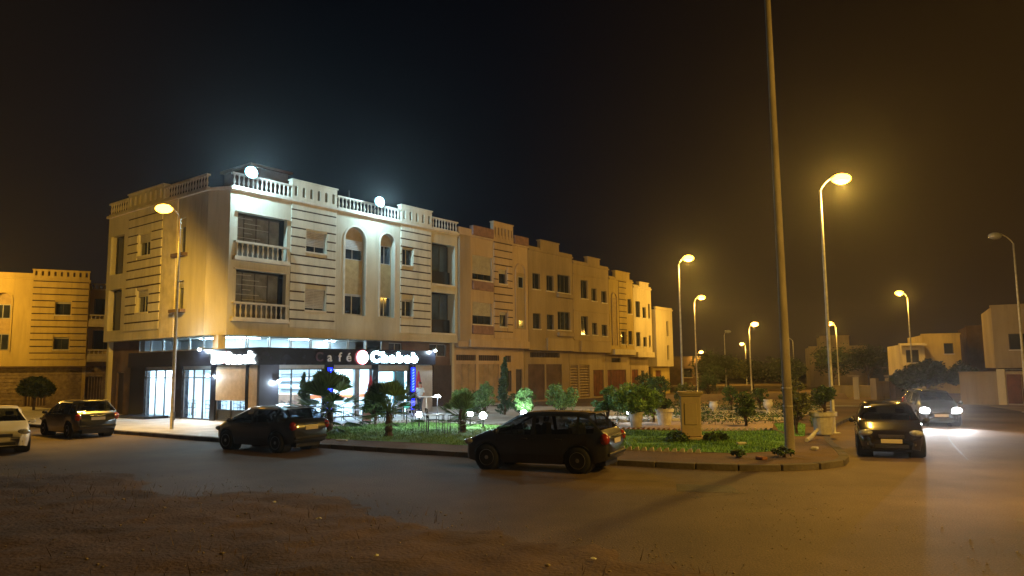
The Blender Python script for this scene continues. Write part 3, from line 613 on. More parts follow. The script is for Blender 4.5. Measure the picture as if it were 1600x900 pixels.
x, y = uw(11.6, -4.02); wall_lamp((x, y, 3.72), R(-37.8), 'small white spotlight at the right end of the café fascia')
x, y = uw(-.14, 1.0); wall_lamp((x, y, 3.72), R(232), 'small white spotlight above the fascia at the building corner')
x, y = uw(-.05, .3); wall_lamp((x, y, 2.4), R(232), 'bright white spotlight on the black corner pillar of the café')
x, y = uw(0.9, -3.93); wall_lamp((x, y, 2.1), R(-37.8), 'tiny white lamp low on the speckled granite pillar')

# ---------------- roof floodlights
def floodlight(u, w, z, label):
    x, y = uw(u, w); t = thing('floodlight', label, 'floodlight', (x, y, z), RZ, 'cool white floodlights on the cornice')
    G().tube([(0, .3, -.55), (0, .0, -.35), (0, -.3, 0)], .025, 6).obj('arm', M['dframe'], t)
    g = G(); g.bbox(-.3, .3, -.42, -.28, -.12, .3, .03); g.obj('housing', M['housing'], t)
    g = G(); n = 16; g.extr([(.36*math.cos(6.2832*k/n), .09+.3*math.sin(6.2832*k/n)) for k in range(n)], -.5, -.425); g.obj('lens', M['coolflood'], t)
    l = bpy.data.lights.new('flood', 'POINT'); l.energy = 1650; l.color = (.5, .84, 1); l.shadow_soft_size = .18
    lo = link(bpy.data.objects.new('flood_light', l), t); lo.location = (0, -.62, .05)
floodlight(1.35, -.1, 12.95, 'left cool white floodlight on the roof corner nearest the street')
floodlight(10.35, -.1, 12.95, 'right cool white floodlight above the two tall arches')
# ================================================================ THE TERRACE ROW
def row_house(label, u0, u1, zs, zc, wm, wins, soffit=True, depth=11, name='row_house', ground=(), bandm=None, parap=.9, step=None, stone='brown', front=0):
    b = thing(name, label, 'building', (*uw(u0, 0), 0), RZ)
    T = lambda s, d, z: (s-u0, d+front, z)
    holes = [(w[0], w[1], w[2], w[3]) for w in wins]
    g = G(T); cells(g, u0+.01, u1-.01, zs, zc, 0, .3, holes); g.obj('wall', M[wm], b)
    g = G(T); g.box(u0+.01, u0+.26, .3, depth, zs, zc); g.box(u1-.26, u1-.01, .3, depth, zs, zc); g.box(u0+.26, u1-.26, depth-.25, depth, 0, zc); g.obj('side_wall', M[wm], b)
    G(T).box(u0+.02, u1-.02, .31, depth-.3, zs, zs+.2).obj('soffit', M[wm], b); G(T).box(u0+.26, u1-.26, .31, depth-.3, zc-.2, zc).obj('roof', M['tan'], b)
    G(T).box(u0+.27, u1-.27, 2.2, 2.3, zs+.2, zc-.2).obj('room_partition', M['brown'], b)
    for w in wins: window(b, T, w[0], w[1], w[2], w[3], shut=w[4] if len(w) > 4 else 0, mull=None if w[1]-w[0] < 1.6 else [w[0]+(w[1]-w[0])/3, w[0]+(w[1]-w[0])*2/3], fm='dframe')
    G(T).box(u0, u1, -.12, .1, zc, zc+.12).obj('cornice', M[wm], b)
    if parap: G(T).box(u0+.02, u1-.02, -.02, .2, zc+.12, zc+parap).obj('parapet', M[wm], b)
    if step: G(T).box(step[0], step[1], -.07, .24, zc+.13, zc+step[2]).obj('raised_parapet', M[wm], b); G(T).box(step[0]-.06, step[1]+.06, -.13, .3, zc+step[2], zc+step[2]+.09).obj('coping', M[wm], b)
    gh = [(h[0], h[1], h[2], h[3]) for h in ground]
    g = G(T); cells(g, u0+.01, u1-.01, 0, zs, .5, .75, gh); g.obj('ground_floor_wall', M[stone], b)
    for s0, s1, z0, z1, kind in ground:
        if kind == 'gate':
            gm = M['gate'] if u0 < 30 else M['gate2']
            n = max(2, round((s1-s0)/.62)); p = (s1-s0)/n
            for k in range(n): G(T).bbox(s0+k*p+.012, s0+(k+1)*p-.012, .58, .63, z0+.03, z1, .012).obj('gate_panel', gm, b)
        elif kind == 'louvre':
            g = G(T); n = max(3, round((s1-s0)/.22)); p = (s1-s0)/n
            g.box(s0, s1, .7, .72, z0, z1); g.obj('opening_back', M['brown'], b)
            for k in range(n+1): G(T).box(s0+k*p-.02, s0+k*p+.02, .55, .6, z0, z1).obj('bar', M['dframe'], b)
        elif kind == 'slats':
            n = round((z1-z0)/.24); p = (z1-z0)/n
            G(T).box(s0, s1, .66, .7, z0, z1).obj('shutter_back', M['brown'], b)
            for k in range(n): G(T).add([(s0, .66, z0+k*p+.04), (s1, .66, z0+k*p+.04), (s1, .56, z0+(k+.6)*p), (s0, .56, z0+(k+.6)*p), (s0, .63, z0+(k+.95)*p), (s1, .63, z0+(k+.95)*p)], [(0, 1, 2, 3), (3, 2, 5, 4)]).obj('shutter_slat', M['slat'], b)
        elif kind == 'shutter':
            n = round((z1-z0)/.14); g = G(T)
            for k in range(n): g.box(s0, s1, .58, .61, z0+k*.14+.015, z0+(k+1)*.14)
            g.box(s0, s1, .612, .63, z0, z1); g.obj('roller_shutter', M['brown'] if u0 > 26 else M['gate'], b)
        else: G(T).bbox(s0+.03, s1-.03, .58, .64, z0+.02, z1-.02, .015).obj('door', M['door'], b)
    return b, T
b, T = row_house('peach three-storey house with rose balcony panels next to the corner building', 18.3, 26.55, 4.2, 12.2, 'peach',
    [(19.8, 22.05, 9.1, 10.9, .75), (19.8, 22.0, 5.85, 7.45, .6), (22.85, 23.8, 9.05, 10.15, .3), (22.9, 23.8, 5.8, 6.9, .2)], ground=[(18.6, 20.75, .13, 3.0, 'gate'), (21.05, 23.45, .13, 3.0, 'gate'), (18.6, 20.75, 3.25, 3.65, 'louvre'), (21.05, 23.45, 3.25, 3.65, 'louvre'), (24.2, 24.9, 3.15, 3.65, 'louvre'), (24.3, 24.95, .9, 2.5, 'louvre'), (25.5, 26.35, .13, 2.6, 'door')], stone='peach', parap=.55)
for z0, z1 in ((8.35, 9.0), (5.15, 5.78)): G(T).bbox(19.75, 22.1, -.12, -.005, z0, z1, .02).obj('balcony_panel', M['rose'], b)
G(T).box(19.75, 22.1, -.16, .22, 12.35, 13.05).obj('parapet_panel', M['rose'], b); G(T).box(24.7, 26.5, -.16, .22, 12.35, 13.0).obj('parapet_panel', M['rose'], b)
stripes(b, T, 22.25, 24.55, 4.9, 12.2, 13, [(22.8, 23.85, 9.0, 10.2), (22.85, 23.85, 5.75, 6.95)], M['peach'])
raised(b, T, 22.2, 24.6, 12.3, 13.75, M['peach'], 6, sh=.8, arch=False)
G(T).box(18.32, 19.5, -.1, 0, 4.6, 12.2).obj('pilaster', M['tan'], b)
g = G(T); arch_ring(g, 24.95, 26.1, 10.75, 5.7, -.08, .0, w=.12); g.obj('arch_moulding', M['peach'], b)
g = G(T); g.box(24.97, 26.08, -.03, -.002, 5.7, 10.1); g.obj('arch_infill', M['tan'], b)
window(b, lambda s, d, z: (s-18.3, d-.1, z), 25.15, 25.8, 8.9, 9.8, d=.02, sill=False, mull=[]); window(b, lambda s, d, z: (s-18.3, d-.1, z), 25.15, 25.8, 5.8, 6.4, d=.02, sill=False, mull=[])
G(T).box(19.4, 26.5, -.18, 0, 4.2, 4.75).obj('overhang_edge', M['peach'], b)
b, T = row_house('grey-brown unpainted house with a stepped parapet, right of the peach house', 26.6, 33.0, 4.1, 12.1, 'tan', [(27.15, 28.2, 9.0, 10.3), (29.1, 30.15, 9.0, 10.3), (30.7, 32.6, 9.0, 10.55), (27.15, 28.2, 5.8, 7.05), (29.1, 30.1, 5.8, 7.05), (30.65, 32.55, 5.85, 7.4)],
    ground=[(27.1, 29.4, .13, 3.0, 'shutter'), (29.6, 31.9, .13, 3.0, 'shutter'), (27.4, 31.6, 3.55, 3.95, 'louvre')], step=(28.2, 30.9, .95), parap=.35, stone='tan')
for z in (8.55, 5.3): G(T).bbox(30.5, 32.8, -.3, -.005, z, z+.35, .03).obj('window_ledge', M['tan'], b)
G(T).box(29.0, 32.9, -.12, .0, 4.1, 5.1).obj('bay_front', M['tan2'], b)
b, T = row_house('dun-coloured house with gold slatted shutters at street level', 33.05, 39.1, 4.05, 11.7, 'tan2', [(34.3, 35.45, 8.75, 10.4), (36.05, 36.95, 8.65, 9.8), (37.75, 38.7, 8.6, 9.7), (34.25, 35.4, 5.55, 7.2), (36.05, 36.95, 5.6, 6.7), (37.7, 38.7, 5.55, 6.6)],
    ground=[(33.2, 34.4, .13, 2.95, 'slats'), (34.65, 36.3, .13, 2.95, 'slats'), (36.9, 38.7, .13, 2.5, 'gate')], step=(35.4, 37.5, .8), parap=.3, stone='tan2')
G(T).box(34.0, 39.0, -.15, .0, 4.05, 5.0).obj('bay_front', M['tan2'], b)
for z in (10.75, 7.6, 5.05): G(T).box(33.1, 39.0, -.05, 0, z, z+.09).obj('string_course', M['tan2'], b)
b, T = row_house('yellow plaster house with striped middle bay and tall niche', 39.15, 43.7, 3.9, 10.9, 'yell', [(42.6, 43.4, 7.85, 9.3), (41.2, 42.1, 4.9, 6.1), (42.6, 43.4, 4.9, 6.2)], ground=[(39.4, 42.9, .13, 2.5, 'gate'), (40.2, 41.9, 3.2, 3.6, 'louvre')], step=(40.3, 43.0, .85), parap=.3, stone='tan2')
g = G(T); arch_ring(g, 39.6, 40.4, 9.6, 4.75, -.08, 0, w=.1); g.box(39.61, 40.39, -.03, -.002, 4.75, 9.2); g.obj('arch_moulding', M['ochre'], b)
stripes(b, T, 40.9, 42.4, 4.6, 10.9, 11, [(41.15, 42.15, 4.85, 6.15)], M['yell'])
G(T).box(39.5, 43.5, -.3, .0, 3.9, 4.4).obj('balcony_ledge', M['pale'], b)
b, T = row_house('pale plaster house with narrow dark windows near the end of the row', 43.75, 47.5, 3.7, 10.5, 'pale', [(44.2, 45.1, 7.6, 9.2), (45.6, 46.3, 7.6, 8.7), (46.8, 47.2, 7.6, 9.1), (44.15, 45.0, 4.75, 6.15), (45.6, 46.3, 4.75, 5.7), (46.8, 47.2, 4.75, 5.9)], ground=[(44.0, 45.3, .13, 2.5, 'gate'), (45.9, 46.5, .13, 2.4, 'door')], step=(45.0, 46.9, .6), parap=.3, stone='tan2')
G(T).box(43.9, 47.4, -.3, 0, 3.7, 4.2).obj('balcony_ledge', M['pale'], b)
b, T = row_house('bright yellow-lit narrow house at the far end of the row', 48.0, 51.8, 2.8, 8.6, 'pale', [(50.4, 50.9, 5.9, 7.5), (50.4, 50.9, 3.5, 5.0)], ground=[(48.6, 49.9, .13, 2.4, 'gate')], parap=.3, stone='yell', depth=9, front=-.2)

# ================================================================ LEFT BUILDING ACROSS THE SIDE STREET
LA = R(63); LX, LY = math.sin(LA), math.cos(LA)
LB = thing('side_street_building', 'yellow-lit striped building with arched window across the side street, far left', 'building', (-34.06, 60, 0), math.pi/2-LA)
hl = [(-2.55, -1.5, 7.25, 8.3), (-2.55, -1.5, 4.5, 5.5), (-6.6, -5.5, 4.4, 8.9), (-14, -12.6, 7.2, 8.4), (-14, -12.6, 4.4, 5.6)]
g = G(TA); cells(g, -18, -.25, 3.2, 10.0, 0, .3, hl); arch_fill(g, -6.6, -5.5, 8.9, .001, .299); g.obj('wall', M['yell'], LB)
g = G(TA); g.box(-18, -.25, 9.7, 10, 0, 10); g.box(-18, -17.7, .3, 9.7, 0, 10); g.box(-.5, -.25, .3, 9.7, 0, 10); g.obj('side_wall', M['yell'], LB)
slab(LB, 'roof', M['tan'], -17.7, -.5, .3, 9.7, 9.75, 9.95); slab(LB, 'soffit', M['yell'], -18, -.3, .3, 9.7, 3.2, 3.4); slab(LB, 'room_partition', M['brown'], -17.6, -.6, 2.1, 2.2, 3.4, 9.7)
stripes(LB, TA, -4.15, -.3, 3.75, 9.95, 12, [(-2.6, -1.45, 7.2, 8.35), (-2.6, -1.45, 4.45, 5.55)], M['yell'])
stripes(LB, TA, -17, -9, 3.75, 9.95, 12, [(-14.05, -12.55, 7.15, 8.45), (-14.05, -12.55, 4.35, 5.65)], M['yell'])
for h in hl[:2]+hl[3:]: window(LB, TA, *h, shut=.15, fm='dframe')
g = G(TA); cells(g, -6.6, -5.5, 4.4, 8.9, .3, .36, [(-6.55, -5.55, 6.9, 8.0), (-6.55, -5.55, 4.45, 5.7)]); g.obj('arch_infill', M['ochre'], LB)
for z0, z1 in ((6.9, 8.0), (4.45, 5.7)): window(LB, TA, -6.55, -5.55, z0, z1, d=.28, sill=False)
g = G(TA); arch_ring(g, -6.6, -5.5, 8.9, 4.4, -.06, .02); g.obj('arch_moulding', M['yell'], LB)
G(TA).box(-18, -.2, -.15, .1, 10.0, 10.12).obj('cornice', M['yell'], LB)
raised(LB, TA, -4.2, -.3, 10.12, 10.85, M['yell'], 9, sh=.38); G(TA).box(-18, -4.2, -.02, .2, 10.12, 10.5).obj('parapet', M['yell'], LB)
# balcony wing at its right end
T2 = lambda s, d, z: (s, d+.6, z)
g = G(T2); cells(g, -.25, 6.5, 3.2, 9.4, 0, .3, [(.1, 2.6, 7.2, 8.7), (.1, 2.6, 4.4, 6.1)]); g.box(-.25, 6.5, 8.9, 9.1, 0, 9.4); g.box(6.2, 6.5, .3, 8.9, 0, 9.4); g.obj('wing_wall', M['yell'], LB)
for z0, z1 in ((7.2, 8.7), (4.4, 6.1)):
    window(LB, T2, .1, 2.6, z0, z1, d=.15, mull=[.9, 1.7], fm='dframe', sill=False)
    G(T2).box(-.2, 2.9, -.9, -.0, z0-.85, z0-.7).obj('balcony_floor', M['pale'], LB); G(T2).box(-.2, 2.9, -.95, -.85, z0-.7, z0-.35).obj('balcony_wall', M['pale'], LB)
    balusters(LB, T2, -.15, 2.85, z0-.35, z0+.12, -.98, M['pale'], 'pale', .3)
balusters(LB, T2, -.1, 4.5, 9.4, 9.95, -.05, M['pale'], 'pale', .32)
# clad ground storey with barred gates
g = G(TA); cells(g, -18, 6.4, 0, 3.2, .35, .6, [(-4.3, -2.9, .1, 2.3), (-.2, .9, .1, 2.3), (-10.5, -8.5, .1, 2.5)]); g.obj('ground_floor_wall', M['stone'], LB)
for s0, s1 in ((-4.3, -2.9), (-.2, .9), (-10.5, -8.5)):
    G(TA).box(s0, s1, .55, .58, .1, 2.3).obj('gate_back', M['brown'], LB); n = int((s1-s0)/.2)
    for k in range(n+1): G(TA).box(s0+k*.2-.02, s0+k*.2+.02, .4, .45, .1, 2.3).obj('gate_bar', M['slat'], LB)
n = 11
for r in range(n):                                         # courses of split stone on the ground storey
    g = G(TA); cells(g, -17.9, 6.3, r*.28+.02, r*.28+.26, .31, .35, [(-4.35, -2.85, 0, 2.35), (-.25, .95, 0, 2.35), (-10.55, -8.45, 0, 2.55)]); g.obj('stone_course', M['stone'], LB)
G(TA).box(-18, -.2, .02, .34, 3.08, 3.19).obj('canopy_edge', M['brown'], LB)

# ================================================================ FAR RIGHT: HOUSES, WALLS
def far_house(label, loc, rz, parts, wm='tan2', name='far_house', wins=(), roof=True):
    b = thing(name, label, 'building', loc, rz)
    for k, (x0, x1, y0, y1, z0, z1, m) in enumerate(parts):
        ws = [w[1:] for w in wins if w[0] == k]
        g = G(); cells(g, x0, x1, z0, z1, y0, y0+.25, [(w[0], w[1], w[2], w[3]) for w in ws]); g.box(x0, x0+.25, y0+.25, y1, z0, z1); g.box(x1-.25, x1, y0+.25, y1, z0, z1); g.box(x0+.25, x1-.25, y1-.25, y1, z0, z1); g.box(x0+.25, x1-.25, y0+.25, y1-.25, z1-.2, z1-.02)
        g.box(x0+.25, x1-.25, y0+.25, y1-.25, z0, z0+.15)
        g.obj('wall', M[m], b); T = lambda s, d, z, y0=y0: (s, d+y0, z)
        G().box(x0+.3, x1-.3, y0+1.5, y0+1.6, z0+.2, z1-.25).obj('room_partition', M['brown'], b)
        G().box(x0-.06, x1+.06, y0-.06, y0+.3, z1, z1+.14).obj('coping', M[m], b)
        for w in ws: window(b, T, *w[:4], d=.12, fm='dframe', mull=[] if w[1]-w[0] < 1 else None)
    return b
# house with the overhanging upper floor, right edge
b = far_house('yellow-lit house with overhanging upper floor behind the wall at the right edge', (33.6, 52, 0), R(-28), [(0, 9.5, 0, 8, 2.35, 6.6, 'tan2'), (.9, 9.4, .9, 7.9, 0, 2.35, 'brown')], wins=[(0, .9, 3.1, 3.6, 4.7), (0, 5.2, 7, 3.5, 4.9)])
G().box(3.7, 9.6, -.5, -.01, 4.7, 5.0).obj('balcony_floor', M['yell'], b)
balusters(b, lambda s, d, z: (s, d-.4, z), 3.8, 9.5, 5.0, 5.6, 0, M['pale'], 'pale', .3)
# pair of stepped houses
b = far_house('pale stepped house with open roof terrace behind the dark tree', (36.9, 71, 0), R(-18), [(0, 2.1, 0, 7, 0, 4.6, 'pale'), (2.1, 5.3, .8, 8, 0, 5.5, 'yell')], wins=[(0, .5, 1.6, 2.9, 4.1), (1, 3.9, 4.7, 3.7, 4.7), (0, .6, 1.5, .3, 2.1)])
G().box(-.1, 2.15, -.9, -.01, 2.5, 2.65).obj('balcony_floor', M['pale'], b); G().box(-.1, 0.02, -.9, -.75, 0, 4.5).obj('porch_post', M['pale'], b); G().box(-.1, 2.15, -.9, -.02, 4.5, 4.65).obj('porch_roof', M['pale'], b)
b = far_house('unlit dark brown block between the pale house and the yellow house', (45.2, 74, 0), R(-25), [(0, 8, 0, 7, 0, 6.4, 'brown')], wins=[(0, 2, 3.2, 3.5, 4.7)], name='far_house')
b = far_house('faint brown far house left of the leaning lamp column', (39, 98, 0), R(-18), [(0, 7, 0, 8, 0, 5.2, 'tan'), (1.5, 5, 1, 7, 5.2, 6.6, 'tan')], wins=[(0, 1, 2.2, 3, 4.2), (0, 4.4, 5.6, 3, 4.2)])
b = far_house('distant low dark house beyond the dirt field, centre', (20, 118, 0), R(5), [(0, 12, 0, 8, 0, 4.4, 'brown')], wins=[(0, 2, 3.5, 1.2, 2.6), (0, 7, 8.5, 1.2, 2.6)])
# garden wall with rust gate at the right
def wall_run(name, label, cat, a, c, h, t, m, z0=0, cope=True, piers=0):
    d = Vector((c[0]-a[0], c[1]-a[1])); L = d.length; b = thing(name, label, cat, (a[0], a[1], 0), math.atan2(d.y, d.x))
    G().box(0, L, -t/2, t/2, z0, h).obj('wall_panel' if piers else 'wall_body', m, b)
    if cope: G().bbox(-.05, L+.05, -t/2-.06, t/2+.06, h, h+.09, .015).obj('coping', m, b)
    for k in range(piers): x = L*k/(piers-1); G().bbox(x-.22, x+.22, -.24, .24, z0, h+.35, .02).obj('pier', m, b)
    return b
wb = wall_run('compound_wall', 'tall cement wall with a rust red gate at the right edge', 'wall', (29.6, 49.6), (37.5, 43.6), 2.05, .25, M['tan'])
for k in range(6): G().bbox(2.6+k*.8+.015, 2.6+(k+1)*.8-.015, -.19, -.13, .1, 1.95, .02).obj('gate_panel', M['gate2'], wb)
for x in (2.3, 7.5): G().bbox(x-.2, x+.25, -.24, .2, 0, 2.3, .02).obj('gate_post', M['pale'], wb)
G().tube([(2.1, -.2, 2.25), (9.8, -.2, 2.28)], .03, 6).obj('top_rail', M['frame'], wb)
wall_run('low_wall', 'low lit wall running right behind the parked cars', 'wall', (28.0, 58), (33.5, 62), 1.3, .2, M['tan2'], piers=4)
wall_run('low_wall', 'low boundary wall left of the pale stepped house, beside the two gateposts', 'wall', (27, 64), (31.6, 62.2), .9, .2, M['yell'])
for k, (x, y, l) in enumerate([(26.8, 58.5, 'pale gatepost standing left of the pair on the far verge'), (29.8, 58.8, 'brown gatepost standing right of the pair on the far verge')]):
    b = thing('gatepost', l, 'gatepost', (x, y, 0), R(-20)); G().bbox(-.2, .2, -.2, .2, 0, 1.75, .03).obj('shaft', M['pale' if k == 0 else 'brown'], b); G().bbox(-.55, .35, -.28, .28, 1.75, 1.87, .02).obj('cap', M['tan'], b)
# far bank closing the dirt field
g = G(); P = resample(catmull([(8, 57), (16, 60), (24, 60.5), (27, 60)], .6), .8)
for i, p in enumerate(P[:-1]):
    q = P[i+1]; h0, h1 = .5+.25*mn.noise(Vector((p.x*.4, 0, 0))), .5+.25*mn.noise(Vector((q.x*.4, 0, 0)))
    g.add([(p.x, p.y-.8, 0), (q.x, q.y-.8, 0), (q.x, q.y, h1), (p.x, p.y, h0), (q.x, q.y+1.6, h1*.8), (p.x, p.y+1.6, h0*.8), (q.x, q.y+3, 0), (p.x, p.y+3, 0)], [(0, 1, 2, 3), (3, 2, 4, 5), (5, 4, 6, 7)])
tag(g.obj('earth_bank', M['sand'], smooth=True), kind='structure')
# ================================================================ STREET LAMPS
pole_cache = {}
def street_lamp(x, y, h, arm, label, lit=1, group='street lamps', energy=None, lean=0.0, color=(1, .555, .085), aim=None, emi='sodium'):
    """arm = (dx, dy) of the head from the pole"""
    t = thing('street_lamp', label, 'street lamp', (x, y, 0), math.atan2(arm[1], arm[0]), group)
    L = math.hypot(*arm); z = h
    g = G().tube([(0, 0, 0), (lean*.3, 0, h*.3), (lean*.75, 0, h*.72), (lean, 0, h-.45)], [.085, .07, .052, .042], 12); g.obj('pole', M['steel'], t, smooth=True)
    G().bbox(-.2, .2, -.2, .2, -.01, .03, .01).obj('base_plate', M['steel'], t)
    G().box(-.105, -.08, -.05, .05, .5, .85).obj('service_door', M['dframe'], t)
    G().tube([(lean, 0, h-.47), (lean+.12*L, 0, h-.3), (lean+.35*L, 0, h-.1), (lean+.6*L, 0, h+.03)], .03, 8).obj('arm', M['steel'], t)
    hx = lean+L; g = G()
    pr = [(-.32, .05, .04), (-.25, .12, .08), (-.05, .16, .1), (.2, .17, .09), (.34, .12, .06), (.38, .04, .03)]; vs = []; fs = []; n = 10
    for px, w, hh in pr:
        for k in range(n): a = 6.2832*k/n; vs.append((hx+px, w*math.cos(a), z+.04+(hh if math.sin(a) > 0 else .03)*math.sin(a)))
    for i in range(len(pr)-1):
        for k in range(n): fs.append((i*n+k, i*n+(k+1) % n, (i+1)*n+(k+1) % n, (i+1)*n+k))
    fs += [tuple(range(n)), tuple(range((len(pr)-1)*n, len(pr)*n))]
    g.add(vs, fs); g.obj('lamp_head', M['housing'], t, smooth=True)
    G().ell((hx+.06, 0, z-.02), (.37, .25, .2), 16, 10).obj('lamp_glass', M[emi] if lit else M['lampglass'], t, smooth=True)
    if lit:
        l = bpy.data.lights.new('lamp', 'SPOT' if aim else 'POINT'); l.energy = (energy or 2600)*lit; l.color = color; l.shadow_soft_size = .2
        lo = link(bpy.data.objects.new('lamp_light', l), t); lo.location = (hx+.06, 0, z-.36)
        if aim:
            l.spot_size = R(170); l.spot_blend = .6
            dv = Matrix.Rotation(-math.atan2(arm[1], arm[0]), 3, 'Z') @ Vector(aim); lo.rotation_euler = dv.to_track_quat('-Z', 'Y').to_euler()
    return t
street_lamp(-14.67, 32.33, 9.75, (-.6, -.15), 'tall glaring sodium lamp on the pavement in front of the café corner', energy=5200, aim=(-.8, .1, -.6), color=(1, .55, .06))
street_lamp(12.14, 28.57, 9.85, (.75, -.1), 'tall sodium lamp behind the right potted bush, nearest of the right hand lamps', energy=3400)
street_lamp(11.04, 48.68, 9.8, (.6, 0), 'bright yellow lamp left of centre gap, taller one near the end of the row', energy=1850)
street_lamp(17.48, 71.05, 9.35, (.65, 0), 'sodium lamp just past the last house of the row', energy=1900)
street_lamp(22.74, 71.37, 6.75, (.5, 0), 'upper lamp of the stacked pair in the middle distance', energy=1100, emi='sodium_far')
street_lamp(36.6, 117, 6.4, (-.5, 0), 'lower lamp of the stacked pair, seen just under the other head', energy=900, emi='sodium_far')
street_lamp(29.2, 118, 5.2, (.6, 0), 'low far lamp shining beside the tree past the last house', energy=900, emi='sodium_far')
street_lamp(35.16, 80.68, 7.3, (-.6, 0), 'sodium lamp seen just right of the near right hand pole', energy=1000)
street_lamp(35.4, 66.2, 9.1, (-.65, 0), 'sodium lamp in front of the pale stepped house', energy=1100)
street_lamp(42.2, 112, 7.0, (-.9, 0), 'dim thin lamp right beside the tall concrete pole', energy=120, emi='sodium_far')
street_lamp(27.5, 40.2, 9.6, (-.9, 0), 'unlit street lamp at the right edge', lit=0)
street_lamp(24.5, 86, 6.8, (.4, 0), 'faint unlit lamp column before the far trees', lit=0)
# the same row of lamps goes on beyond the frame on both sides
street_lamp(-40.5, 52, 9.6, (.6, 0), 'sodium lamp lighting the side-street building', energy=2400)
street_lamp(15.5, 9.5, 9.6, (-.8, 0), 'sodium lamp on the near right verge', energy=7500)
def ring_pole():
    t = thing('utility_pole', 'tall bare concrete pole rising out of the top of the picture', 'pole', (7.67, 20.97, 0))
    G().tube([(0, 0, .05), (-.0, 0, 6), (0, 0, 12), (0, 0, 17.5)], [.135, .112, .09, .072], 12).obj('shaft', M['conc'], t, smooth=True)
    for z in (1.4, 1.9): G().lathe([(.141, 0), (.142, .03)], (0, 0, z), 12).obj('steel_band', M['steel'], t)
    g = G(); g.box(-.9, .9, -.05, .05, 16.6, 16.72); g.obj('crossarm', M['steel'], t)
    for x in (-.8, 0, .8): G().lathe([(.03, 0), (.07, .04), (.04, .1), (.07, .14), (.03, .2)], (x, 0, 16.72), 8).obj('insulator', M['white'], t)
ring_pole()

